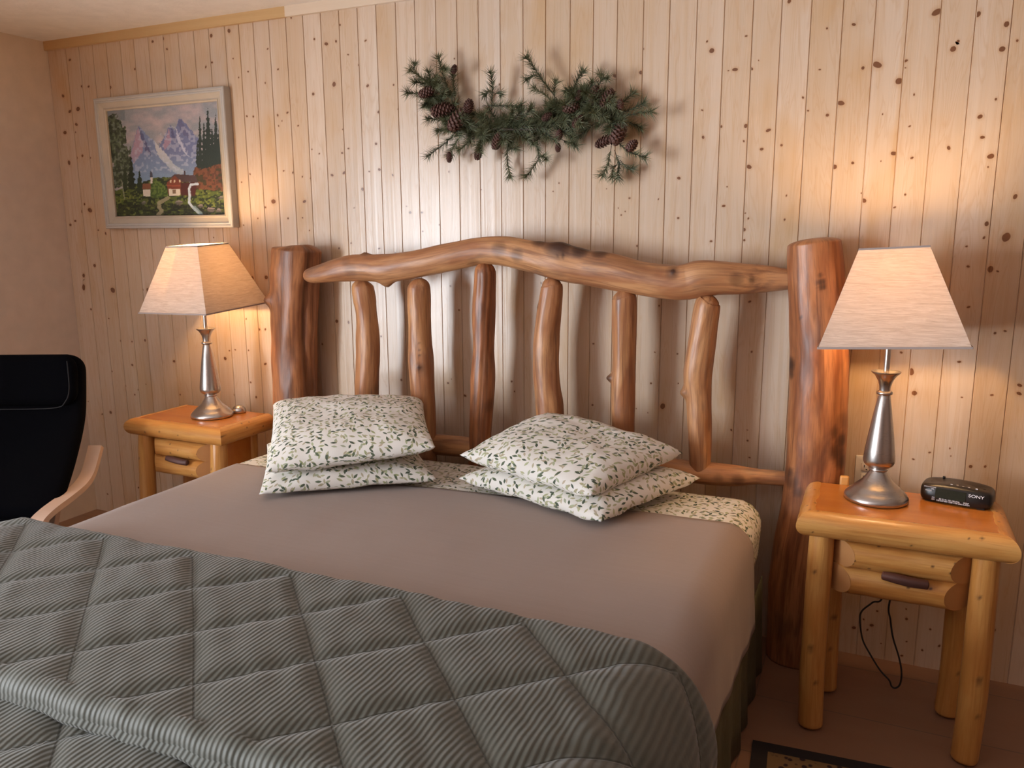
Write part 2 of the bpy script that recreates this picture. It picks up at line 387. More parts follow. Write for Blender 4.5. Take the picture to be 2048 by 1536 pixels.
zk(400, 80, 3.84, [(970,30,15),(1045,10,10),(1272,5,9),(600,225,8),(370,243,7),(255,143,6),(45,207,9),(298,288,6),(1288,352,12),(1487,345,8),(1222,190,9),(870,415,12),(1030,340,18),(597,578,9),(672,558,9),(410,588,8),(360,585,8),(1375,552,13),(1523,530,7),(1352,797,11),(1092,868,9),(917,873,7),(860,840,6),(643,1005,7),(713,1018,8),(385,1030,7),(1015,1038,12),(1108,1020,14),(1300,1010,7),(1378,995,12),(1480,1037,9),(565,1240,20),(500,1285,10),(803,1240,14),(445,1370,6),(677,1370,8),(788,1365,7),(1250,1145,14),(1587,1277,6),(1615,1325,12),(1705,1325,10),(320,1092,6),(1840,1420,7),(1912,1012,7),(787,1050,7),(335,1422,6),(1097,687,6)])
zk(760, 80, 3.413, [(92,305,8),(125,470,7),(85,922,8),(475,900,7),(1782,222,14),(1797,62,7),(1605,245,14),(2040,943,12),(1222,977,6),(1703,1080,8),(690,1022,5)])
zk(1180, 340, 3.938, [(310,225,11),(246,355,7),(695,378,10),(375,598,12),(1055,283,12),(1080,132,6),(955,562,9),(1212,470,13),(1215,550,9),(1222,340,6),(1532,392,8),(1258,1037,11),(1315,748,6),(1410,762,7)])
zk(1100, 440, 2.648, [(597,986,16),(535,865,6),(1068,698,6),(675,709,5),(555,700,4),(230,655,6),(1057,432,8),(960,1112,6),(1057,1258,5),(1045,1112,4)])
zk(540, 440, 3.103, [(2008,768,9),(1500,1002,7),(1210,1090,10),(1105,1012,8),(815,992,8),(415,628,12),(488,635,9),(690,722,7),(325,770,6),(1120,410,6),(678,177,7),(780,205,6),(245,65,5)])
zk(1560, 460, 2.4, [(903,175,6),(1010,188,14),(905,370,6),(1032,495,6),(860,633,7),(582,588,6),(630,680,15),(645,783,12),(1017,792,6),(1150,745,9),(1148,785,9),(873,803,4),(538,958,4),(640,1100,5),(815,1048,4),(915,1135,8),(985,1135,6),(820,1085,3)])
zk(230, 460, 2.743, [(657,905,7),(775,917,7),(165,605,7),(178,327,8),(153,327,5),(130,877,6),(707,217,7),(755,262,9),(830,260,12),(660,657,5),(733,660,5),(868,840,4),(628,662,5),(325,720,9),(358,903,5),(720,488,5),(790,545,9),(825,545,7),(825,735,9),(95,740,7),(275,120,9),(605,705,10)])
zk(80, 460, 2.742, [(388,1000,9),(342,1010,5),(280,435,6),(378,485,4),(575,605,7),(505,612,5),(445,608,8),(400,330,16),(540,875,7),(530,740,12),(395,775,5),(240,250,10),(300,195,10),(240,315,14),(470,855,5),(520,903,5)])
zk(0, 0, 3.073, [(507,957,8),(553,970,7),(472,970,8),(425,1000,12),(388,590,10),(430,685,10),(480,670,14),(470,765,10),(678,537,10),(545,532,7),(505,530,9),(430,368,8),(553,1292,16),(505,1298,9),(520,1255,7),(463,1358,8),(433,1382,9),(605,1415,6),(650,1435,8),(400,815,12)])
zk(80, 0, 2.56, [(577,213,7),(630,197,8),(877,183,9),(968,158,10),(1286,90,6),(880,320,6),(850,343,5),(1520,213,7),(1465,225,11),(1668,205,9),(1405,200,6),(1220,355,6),(990,300,5),(1068,370,5)])
zk(1700, 1200, 5.885, [(255,297,20),(45,325,20),(205,350,12),(665,222,16),(945,345,12),(1050,540,14),(850,590,12),(610,655,14),(1690,350,22),(320,130,12)])
_r = random.Random(3)
KN += [(_r.uniform(90, 2048), _r.uniform(10, 1300), _r.uniform(1.1, 2.3)) for _ in range(150)]
_k = []
for q in KN:
    if all(math.hypot(q[0] - r_[0], q[1] - r_[1]) > (q[2] + r_[2]) * 1.6 for r_ in _k): _k.append(q)
KN = _k
def build_wall():
    V = []; F = []; tint = []; kn = []
    def add(p, tt, k=0.0): V.append(p); tint.append(tt); kn.append(k); return len(V) - 1
    g, dp = .0021, .0035
    tints = [random.random() for _ in GR]
    for i in range(len(GR) - 1):
        a, b = GR[i], GR[i + 1]; tt = tints[i]
        xs = [(a, dp), (a + .0007, dp), (a + g, 0), (b - g, 0), (b - .0007, dp), (b, dp)]
        rows = [[add((x_, y_, z_), tt) for x_, y_ in xs] for z_ in (0.0, ZC)]
        for k in range(5): F.append((rows[0][k], rows[0][k + 1], rows[1][k + 1], rows[1][k]))
    for (px, py, r) in KN:
        c = atY(px, py, 0)
        if not (X0 < c.x < X1): continue
        R = r * (c - CAM).length / FPX * 1.55
        i = max(j for j in range(len(GR)) if GR[j] <= c.x); a, b = GR[i] + g, GR[i + 1] - g
        tt = tints[i]; asp = random.uniform(.8, 1.35); ang = random.uniform(-.5, .5)
        rings = []
        for q, kv in ((0, 1.), (.42, .95), (.62, .45), (1.0, 0.)):
            ring = []
            for k in range(16 if q else 1):
                t_ = 2 * math.pi * k / 16; ex = R * q * math.cos(t_) * asp; ez = R * q * math.sin(t_) / asp * (1.5 if q == 1 else 1)
                wob = 1 + .12 * noise.noise(Vector((px, k * .7, q)))
                xx = c.x + (ex * math.cos(ang) - ez * math.sin(ang)) * wob; zz = c.z + (ex * math.sin(ang) + ez * math.cos(ang)) * wob
                ring.append(add((min(max(xx, a), b), -.0005, zz), tt, kv))
            rings.append(ring)
        for k in range(16):
            k2 = (k + 1) % 16
            F.append((rings[0][0], rings[1][k], rings[1][k2]))
            for u in (1, 2): F.append((rings[u][k], rings[u + 1][k], rings[u + 1][k2], rings[u][k2]))
    # solid backing behind the boards
    o = len(V)
    for x_ in (X0, X1):
        for y_ in (.006, .12):
            for z_ in (0, ZC): add((x_, y_, z_), .5)
    for f in ((0, 1, 3, 2), (4, 6, 7, 5), (0, 4, 5, 1), (2, 3, 7, 6), (0, 2, 6, 4), (1, 5, 7, 3)): F.append(tuple(o + q for q in f))
    return mesh('wall_back', V, F, {'tint': ('FLOAT', tint), 'knot': ('FLOAT', kn)})
struct('wall_back', build_wall(), M_WALL, smooth=False)
M_TRIM = simple('pine_trim', (.60, .43, .22), .4)
def mat_trim():
    t = NT('honey_pine_trim'); c = t.coord(); f = t.noise(t.vm('MULTIPLY', c, (1.2, 30, 60)), 1, 4, .6); g = t.noise(t.vm('MULTIPLY', c, (1.1, 1, 1)), 1, 2)
    sx = t.n('ShaderNodeSeparateXYZ'); t.l(c, sx.inputs[0])
    t.set(t.mix(t.math('GREATER_THAN', sx.outputs[0], -2.36), t.mix(f, (.60, .40, .19), (.50, .30, .12)), t.mix(f, (.70, .58, .45), (.64, .50, .36))), .35); return t.m
struct('trim_1', boxes(((X0, -.018, ZC - .042), (X1, .0, ZC))), mat_trim(), smooth=False)

# ------------------------------------------------------------------ log bed
bed = thing('log_bed', 'rustic peeled log bed whose headboard stands against the pine wall', 'bed', (-1.3, -.13, 0))
def inv(p): p.matrix_parent_inverse = Matrix.Translation((-p.parent.location.x, -p.parent.location.y, -p.parent.location.z)); return p
def part(name, me, mat, parent, **k):
    o = obj(name, me, mat, parent, **k)
    if parent.type == 'EMPTY' and parent.rotation_euler.z == 0: o.matrix_parent_inverse = Matrix.Translation(-parent.location)
    return o
def rows_from_px(L, y, rb=None, vert=True):
    """L: (py, left px, right px) for upright pieces"""
    R = []
    for py, a, b in L:
        yy = y(py) if callable(y) else y
        p = atY(a, py, yy); q = atY(b, py, yy); c = (p + q) / 2; ra = (q - p).length / 2
        R.append((c.x, yy, c.z, ra, rb or ra * .95))
    return R
postR = rows_from_px([(476,1574,1682),(500,1573,1686),(540,1574,1689),(591,1578,1692),(704,1581,1698),(818,1578,1696),(931,1572,1690),(1020,1560,1683),(1100,1546,1668),(1200,1537,1657),(1320,1531,1646)], -.105, .088)
e = postR[-1]; postR[-1] = (e[0], e[1], 0.0, e[3], e[4])
postR = postR[::-1]
pr = part('post', log('post', postR, knots=[(.905, 104, .013, .003, .95), (.895, 105, .012, 0, .95), (.92, 103, .009, 0, .8), (.555, 148, .028, -.002, .9), (.53, 140, .035, -.002, .8), (.575, 132, .025, 0, .6), (.51, 150, .03, 0, .8), (.60, 150, .03, 0, .5), (.72, 17, .03, 0, .9), (.70, 20, .02, 0, .8), (.47, 40, .02, 0, .8), (.45, 45, .03, 0, .7), (.43, 62, .02, 0, .6), (.46, 30, .03, .002, .6), (.83, 60, .006, 0, .9)], n=56, ns=170, seed=1, capr=.22, rough=.035, caps=(0, 1)), M_POST, bed)
cz = atY(1630, 918, -.205)
def disc(name, c, r, th=.012, parent=None):
    bm = bmesh.new(); r_ = bmesh.ops.create_cone(bm, cap_ends=True, segments=32, radius1=r, radius2=r * .94, depth=th)
    bmesh.ops.transform(bm, matrix=Matrix.Translation(c) @ Matrix.Rotation(math.radians(90), 4, 'X'), verts=bm.verts)
    o = obj(name, bm, M_END, parent, auto=35); o.matrix_parent_inverse = Matrix.Translation(-bed.location); return o
disc('dowel_end', (cz.x, -.190, cz.z), .0345, .02, pr)['label'] = 'pale round dowel end'
postL = rows_from_px([(490,558,629),(500,553,635),(537,551,634),(570,550,630),(633,550,629),(698,553,627),(795,555,628),(900,557,630),(1000,562,634),(1150,570,642)], -.110, .092)
p0 = postL[-1]; postL.append((p0[0], -.110, 0, .105, .094)); postL = postL[::-1]
pl = part('post', log('post', postL, knots=[(.85, 42, .030, .030, .25), (.70, 90, .03, 0, .3), (.6, 110, .05, 0, .3)], groove=[(158, .17, .16), (100, .25, .02)], n=64, ns=150, seed=2, capr=.2, rough=.04, caps=(0, 1)), M_POST, bed)
disc('dowel_end', (atY(566, 806, -.20).x, -.188, atY(566, 806, -.20).z), .022, .02, pl)['label'] = 'pale round dowel end'
yr = lambda px: -.205 + (min(max(px, 600), 1000) - 600) / 400 * .055
RAIL = [(608,540,560),(622,535,566),(640,529,567),(695,511,563),(735,509,562),(772,508,565),(830,501,556),(888,488,544),(959,475,530),(1007,473,531),(1056,480,543),(1120,492,561),(1175,503,571),(1225,508,580),(1289,523,592),(1345,530,599),(1376,526,599),(1410,518,594),(1478,526,589),(1535,532,583),(1592,541,578)]
rr = []
for px, a, b in RAIL:
    y = yr(px) if px < 1420 else -.150 + min(1, (px - 1420) / 130) * .055; p = atY(px, a, y); q = atY(px, b, y); c = (p + q) / 2; r = (p - q).length / 2
    rr.append((c.x, y, c.z, r * 1.0, min(r * .9, .052 if px < 1500 else .032)))
rl = part('top_rail', log('top_rail', rr, ref=(0, -1, 0), knots=[(.155, 8, .020, .010, .6), (.200, 178, .026, .020, .3), (.575, 15, .060, .018, 1.0), (.535, 12, .035, .006, .9), (.615, 14, .040, .006, 1.0), (.655, 16, .03, .002, .8), (.797, 50, .013, .005, 1.0), (.797, 50, .028, 0, .5), (.90, 88, .024, 0, .5), (.925, 92, .012, 0, .7), (.46, 80, .03, 0, .5), (.50, 90, .025, 0, .55), (.59, 60, .008, 0, .9), (.58, 68, .006, 0, .8), (.12, 60, .02, 0, .35), (.13, 100, .03, 0, .3), (.4, 150, .03, 0, .4)], n=44, ns=240, seed=3, capr=.8, rough=.05, caps=(1, 0)), M_LOG, bed)
SP = [
 ([(560,712,740),(575,707,744),(600,710,749),(633,716,751),(698,716,757),(788,714,754),(880,716,757),(945,718,758)], -.185, [], 0),
 ([(556,826,848),(570,820,857),(590,818,859),(666,820,859),(730,820,864),(795,825,867),(859,829,869),(945,832,873)], -.17, [(.56, 112, .010, .003, .95), (.56, 112, .022, 0, .4), (.62, 116, .006, 0, .7), (.65, 116, .005, 0, .7), (.68, 115, .005, 0, .6)], 0),
 ([(524,958,982),(540,951,989),(560,950,991),(633,946,988),(698,948,986),(762,944,988),(875,940,981),(950,938,980)], -.155, [(.55, 110, .05, 0, .25), (.35, 150, .03, 0, .5), (.15, 160, .03, 0, .7)], 1),
 ([(554,1092,1116),(568,1085,1123),(585,1081,1126),(666,1070,1118),(730,1068,1117),(780,1070,1120),(820,1073,1125),(955,1082,1132)], -.15, [(.85, 30, .012, .003, .6)], 0),
 ([(578,1234,1258),(592,1227,1270),(610,1225,1274),(704,1225,1271),(780,1223,1270),(855,1225,1268),(955,1226,1270)], -.15, [(.536, 15, .018, .020, .9)], 0),
 ([(590,1410,1436),(600,1398,1440),(612,1389,1441),(667,1379,1434),(742,1368,1425),(800,1373,1423),(850,1375,1423),(920,1378,1421),(945,1380,1420)], -.15, [(.46, 12, .022, .018, .3)], 0)]
for i, (L, y, kn, red) in enumerate(SP):
    R = rows_from_px(L, y)
    part('spindle', log('spindle', R[::-1], knots=kn, n=48, ns=130, seed=10 + i, capr=.6, rough=.05, groove=[(115, .1, .06), (140, .08, .05), (85, .08, .03)] if red else None, caps=(0, 1)), M_POST if red else M_LOG, bed)
zb = .657
br = [(-2.30, -.15, zb, .030, .03), (-2.1, -.15, zb, .040, .038), (-1.6, -.15, zb - .01, .042, .04), (-1.1, -.15, zb + .005, .04, .038), (-.6, -.15, zb, .040, .038), (-.42, -.14, zb, .037, .036), (-.33, -.125, zb + .002, .027, .027), (-.2, -.105, zb + .002, .026, .026)]
part('bottom_rail', log('bottom_rail', br, knots=[(.905, 100, .022, 0, .55), (.875, 95, .016, 0, .4)], n=30, ns=120, seed=20, caps=(0, 0)), M_LOG, bed)
# tenon peg that shows beside the post, just above the nightstand
sp = part('side_rail', log('side_rail', [(-.36, -.15, .27, .045, .045), (-.36, -2.19, .27, .045, .045)], ref=(1, 0, 0), ns=20, n=20, seed=22), M_LOG, bed)
sp = part('side_rail', log('side_rail', [(-2.26, -.15, .27, .045, .045), (-2.26, -2.19, .27, .045, .045)], ref=(1, 0, 0), ns=20, n=20, seed=23), M_LOG, bed)

# ------------------------------------------------------------------ bedding
BX0, BX1, BC = -2.315, -.305, -1.31
def rounded_box_mesh(x0, x1, y0, y1, z0, z1, r, seg=5):
    bm = boxes(((x0, y0, z0), (x1, y1, z1))); bmesh.ops.bevel(bm, geom=bm.edges[:], offset=r, segments=seg, affect='EDGES', profile=.5); return bm
m = obj('mattress', rounded_box_mesh(BX0 + .02, BX1 - .02, -3.2 + .95, -.225, .31, .595, .05), M_MATT); tag(m, 'thick mattress under the taupe sheet, resting on the skirted base', 'mattress')
b = obj('box_spring', rounded_box_mesh(BX0 + .05, BX1 - .05, -2.24, -.235, .19, .31, .02), M_MATT); tag(b, 'low box spring base hidden by the olive bed skirt', 'box spring')
def drape_profile(hw, top, zlow, rad, ds, flare=0.0):
    """half-section: list of (s, x, z, nx, nz) across the bed, symmetric about BC"""
    pts = []
    Ls = [hw - rad, rad * math.pi / 2, max(top - rad - zlow, 0)]
    tot = sum(Ls); n = int(tot / ds) + 1
    half = []
    for i in range(n + 1):
        s = tot * i / n
        if s <= Ls[0]: half.append((s, s, top, 0, 1))
        elif s <= Ls[0] + Ls[1]:
            a = (s - Ls[0]) / rad; half.append((s, hw - rad + rad * math.sin(a), top - rad + rad * math.cos(a), math.sin(a), math.cos(a)))
        else:
            d = s - Ls[0] - Ls[1]; half.append((s, hw + flare * d, top - rad - d, 1, 0))
    return [(-a, -b, c, -d, e) for a, b, c, d, e in half[::-1][:-1]] + half
def drape(name, hw, top, zlow, rad, ys, label, cat, mat, wrinkle=.004, th=.004, edge=None, ds=.03, low=None, flare=0.0):
    prof = drape_profile(hw, top, zlow, rad, ds, flare); V = []; uv = []
    for j, y in enumerate(ys):
        for (s, x_, z_, nx, nz) in prof:
            yy = y + (edge(x_, j / (len(ys) - 1)) if edge else 0)
            wv = wrinkle * (noise.noise(Vector((s * 3.1, yy * 2.2, 1.7))) + .5 * noise.noise(Vector((s * 8, yy * 6, 4.2))))
            zz = z_
            if low and z_ < top - rad:
                f = (top - rad - z_) / (top - rad - zlow); zz = top - rad - f * (top - rad - low(yy))
                wv += .012 * f * noise.noise(Vector((yy * 7, 3 + x_, 0)))
            V.append((BC + x_ + nx * wv, yy, zz + nz * wv)); uv.append((s, yy))
    F = grid_faces(len(ys), len(prof))
    F = [f[::-1] for f in F]
    o = obj(name, mesh(name, V, F, uv=uv), mat); sm = o.modifiers.new('thickness', 'SOLIDIFY'); sm.thickness = th; sm.offset = 1
    return tag(o, label, cat)
hw = (BX1 - BX0) / 2
drape('printed_sheet', hw, .600, .36, .075, np.linspace(-.72, -.232, 24), 'leaf printed sheet folded over the head of the bed, under the pillows', 'sheet', M_LEAF, low=lambda y: .41 + .1 * max(0, (-y - .3)))
drape('taupe_sheet', hw + .010, .604, .28, .085, np.linspace(-2.3, -.5, 70), 'plain taupe bed sheet stretched smooth over the middle of the bed', 'sheet', M_TAUPE,
      edge=lambda x_, t_: (t_ ** 6) * ((-.035 + .05 * (x_ / 1.0)) + (.05 if x_ < 0 else 0) * x_ * x_ * -0 + .012 * math.sin(x_ * 3)), low=lambda y: .27 + .09 * min(1, max(0, (-y - .45))), flare=.07)
# bed skirt
def skirt():
    V = []; uv = []; pth = []
    for x_, y_ in [(BX1 + .015, -.24), (BX1 + .015, -2.27), (BX0 - .015, -2.27), (BX0 - .015, -.24)]: pth.append((x_, y_))
    pts = []
    for a, b2 in zip(pth[:-1], pth[1:]):
        n = int(math.dist(a, b2) / .02)
        for i in range(n): pts.append((a[0] + (b2[0] - a[0]) * i / n, a[1] + (b2[1] - a[1]) * i / n))
    pts.append(pth[-1]); s = 0
    for i, (x_, y_) in enumerate(pts):
        ox = (1 if x_ > BC else -1) if abs(x_ - BC) > hw else 0
        for k, z_ in enumerate((.345, .30, .2, .1, .012)):
            wv = .004 + .008 * (k / 4) * math.sin(i * .8 + .6 * math.sin(i * .3)) + .012 * k / 4
            V.append((x_ + ox * wv, y_ - (0 if ox else wv), z_)); uv.append((i * .02, z_))
    return mesh('bed_skirt', V, grid_faces(len(pts), 5), uv=uv)
o = obj('bed_skirt', skirt(), M_SKIRT); o.modifiers.new('t', 'SOLIDIFY').thickness = .003
tag(o, 'dark olive bed skirt hanging to the floor around the base of the bed', 'bed skirt')

# comforter, folded back on itself
def comforter():
    ds = .012
    base = drape_profile(hw + .03, .635, .10, .13, ds)
    # profile along the bed: (y, offset, flag)
    prof = []
    for y in np.arange(-2.68, -1.50, ds): prof.append((y, .0, 0, 1))
    for a in np.linspace(-90, 90, 9): prof.append((-1.482 + .026 * math.cos(math.radians(a)), .022 + .022 * math.sin(math.radians(a)), 0, 0))
    for y in np.arange(-1.50, -2.050, -ds): prof.append((y, .044, 0, 1))
    for a in np.linspace(90, 250, 12): prof.append((-2.050 + .026 * math.cos(math.radians(a)), .018 + .026 * math.sin(math.radians(a)), 1, 0))
    for y in np.arange(-2.04, -1.86, ds): prof.append((y, -.012, 1, 0))
    V = []; uv = []; st = []; dia = []; L = 0; last = None
    for (y, off, fl, q) in prof:
        drop = max(0.0, -2.31 - y)
        if last: L += math.hypot(y - last[0], off - last[1])
        last = (y, off)
        for (s, x_, z_, nx, nz) in base:
            X = BC + x_
            # the stitched diamonds, measured on the visible upper layer (x + y and x - y constant)
            sx = BC + s; yy = y
            f1 = abs(((sx + yy + 3.365) / .31 + .5) % 1 - .5) * .31; f2 = abs(((sx - yy + .08) / .31 + .5) % 1 - .5) * .31
            d = min(f1, f2) / 1.414
            pf = (1 - math.exp(-(d / .017) ** 1.2)) * .012
            if not q: pf = .010 + .004 * noise.noise(Vector((s * 14, 0, 2)))
            cr = .006 * noise.noise(Vector((s * 4, yy * 4, 9))) + .0035 * noise.noise(Vector(((s + yy) * 18, (s - yy) * 6, 5)))
            gather = .006 * noise.noise(Vector((s * 22, 1, 1))) if fl else 0
            h = off + pf + cr + gather
            yadd = .014 * math.sin(s * 2.3 + .6) * (1 if off > .01 else 0) + (.006 * noise.noise(Vector((s * 9, 0, 7))) if not q else 0)
            # right-hand end: the folded edge slides down and away as it hangs over the side
            side = max(0, abs(s) - (hw - .10)); yadd -= .32 * side * min(1, side / .25)
            V.append((X + nx * h, max(y + yadd, -2.31 - .02 * math.sin(min(drop, .03) / .03 * 1.57)) if drop and abs(s) < hw else max(y + yadd, -2.36), z_ + nz * h - drop * max(nz, 0) ** .5 * (1 if nz > .3 else nz / .3))); uv.append((s, L)); st.append(float(q)); dia.append((sx + yy + 3.365, sx - yy + .08, 0))
    F = grid_faces(len(prof), len(base)); F = [f[::-1] for f in F]
    return mesh('comforter', V, F, {'stitch': ('FLOAT', st), 'diamond': ('FLOAT_VECTOR', dia)}, uv)
o = obj('comforter', comforter(), M_QUILT); sm = o.modifiers.new('thickness', 'SOLIDIFY'); sm.thickness = .006; sm.offset = -1
tag(o, 'dark green diamond quilted comforter folded back over the foot of the bed', 'comforter')

# pillows
def pillow(A, B, Cc, D, up, dn, label, seed, group):
    P = [np.array(q, float) for q in (A, B, Cc, D)]; n = 44; ctr = sum(P) / 4; V = []; uv = []; idx = {}
    def pos(u, v, s):
        pu = u * (1 - .035 * (1 - v * v) * abs(u)); pv = v * (1 - .035 * (1 - u * u) * abs(v))
        a, b_ = (pu + 1) / 2, (pv + 1) / 2
        p = P[0] * (1 - a) * (1 - b_) + P[1] * a * (1 - b_) + P[2] * a * b_ + P[3] * (1 - a) * b_
        e = max(0, (1 - abs(u) ** 2.8)) ** .44 * max(0, (1 - abs(v) ** 2.8)) ** .44
        nz = noise.noise(Vector((u * 1.5 + seed * 7, v * 1.5, s))) * .012 + noise.noise(Vector((u * 5 + seed, v * 5, s))) * .005
        rim = .010 * noise.noise(Vector((u * 3.3, v * 3.3, seed * 2.0)))
        # creases running in from the corners
        cr = .004 * math.sin(14 * math.atan2(1.05 - abs(v), 1.05 - abs(u))) * (abs(u) * abs(v)) ** 2
        h = (up if s > 0 else -dn) * e + (nz + cr) * e ** .5 + rim * (1 - e)
        q = p + np.array((0, 0, h))
        lim = -.205
        if q[1] > lim: q[1] = lim + (q[1] - lim) * .06
        q[2] = max(q[2], .612 + .002 * seed % .002)
        return q
    sx = np.linalg.norm(P[1] - P[0]); sy = np.linalg.norm(P[3] - P[0])
    us = [math.sin(math.pi / 2 * (2 * i / n - 1)) * .55 + (2 * i / n - 1) * .45 for i in range(n + 1)]
    for s in (1, -1):
        for i in range(n + 1):
            for j in range(n + 1):
                if s < 0 and (i in (0, n) or j in (0, n)): idx[(s, i, j)] = idx[(1, i, j)]; continue
                idx[(s, i, j)] = len(V); V.append(pos(us[i], us[j], s) - ctr)
    uv = [None] * len(V)
    for s in (1, -1):
        G_ = np.array([[V[idx[(s, i, j)]] for j in range(n + 1)] for i in range(n + 1)])
        au = np.concatenate([np.zeros((1, n + 1)), np.cumsum(np.linalg.norm(np.diff(G_, axis=0), axis=2), axis=0)]); au -= au[n // 2]
        av = np.concatenate([np.zeros((n + 1, 1)), np.cumsum(np.linalg.norm(np.diff(G_, axis=1), axis=2), axis=1)], axis=1); av -= av[:, n // 2:n // 2 + 1]
        for i in range(n + 1):
            for j in range(n + 1):
                if uv[idx[(s, i, j)]] is None: uv[idx[(s, i, j)]] = (au[i, j] + seed * 1.7, av[i, j])
    F = []
    for s in (1, -1):
        for i in range(n):
            for j in range(n):
                f = [idx[(s, i, j)], idx[(s, i + 1, j)], idx[(s, i + 1, j + 1)], idx[(s, i, j + 1)]]
                F.append(f if s > 0 else f[::-1])
    o = obj('pillow', mesh('pillow', V, F, uv=uv), M_LEAF); o.location = ctr
    return tag(o, label, 'pillow', group)
G = 'leaf print pillows on the bed'
pillow((-1.865, -.905, .632), (-1.375, -.545, .640), (-1.70, -.20, .66), (-2.24, -.43, .65), .075, .02, 'lower pillow of the left pair, leaf printed, lying flat on the taupe sheet', 1, G)
pillow((-1.850, -.885, .705), (-1.365, -.570, .765), (-1.625, -.205, .835), (-2.235, -.385, .812), .075, .05, 'upper pillow of the left pair, leaf printed, plumped up nearest the left post', 2, G)
pillow((-1.305, -.515, .645), (-.712, -.715, .636), (-.500, -.275, .675), (-1.12, -.20, .66), .07, .025, 'lower pillow of the right pair, leaf printed, corner towards the bed foot', 3, G)
pillow((-1.275, -.560, .742), (-.755, -.680, .705), (-.560, -.295, .762), (-1.085, -.205, .835), .066, .05, 'upper pillow of the right pair, leaf printed, tilted with its right corner raised', 4, G)

# ------------------------------------------------------------------ nightstands
def half_round(p0, p1, r, out, mit0=0, mit1=0, n=14, seed=0, ry=1.0, flat=False):
    """log piece from p0 to p1 with mitred ends; out = outward unit vector"""
    p0 = Vector(p0); p1 = Vector(p1); T = (p1 - p0).normalized(); O = Vector(out); U = T.cross(O).normalized()
    L = (p1 - p0).length; V = []; gc = []; ns = 110; N = 44
    if U.z < 0: U = -U
    for i in range(ns + 1):
        for k in range(N):
            a = 2 * math.pi * k / N; so = math.cos(a) * r; su = math.sin(a) * r * ry
            if flat: so = max(so, -r * .35)
            f = 1 + .03 * noise.noise(Vector((math.cos(a) + seed, math.sin(a), i * .065)))
            so *= f; su *= f
            d = L * i / ns
            lo, hi = -mit0 * so, L + mit1 * so
            d = lo if i == 0 else (hi if i == ns else min(max(d, lo), hi))
            V.append(p0 + T * d + O * so + U * su); gc.append((so + seed * .7, su, d))
    F = [(i * N + k, i * N + (k + 1) % N, (i + 1) * N + (k + 1) % N, (i + 1) * N + k) for i in range(ns) for k in range(N)]
    F.append(tuple(range(N))[::-1]); F.append(tuple(ns * N + k for k in range(N)))
    return V, F, gc
def hr_mesh(name, lst):
    V = []; F = []; gc = []; dk = []
    for (v, f, g) in lst:
        o = len(V); V += v; F += [tuple(o + q for q in ff) for ff in f]; gc += g
    rs = random.Random(len(gc) + int(gc[0][0] * 1e4)); lim = max(q[2] for q in gc)
    spots = [(rs.choice(gc), rs.uniform(.0025, .0055)) for _ in range(14)]
    for q in gc:
        dk.append(max([0.0] + [min(1.0, 1.5 - 1.2 * math.dist(q, c_) / r_) for c_, r_ in spots if abs(q[2] - c_[2]) < .01]))
    me = mesh(name, V, F, {'gc': ('FLOAT_VECTOR', gc), 'dark': ('FLOAT', dk)})
    bm = bmesh.new(); bm.from_mesh(me); bmesh.ops.recalc_face_normals(bm, faces=bm.faces); bm.to_mesh(me); bm.free(); return me
def knot_dots(parent_rows): pass
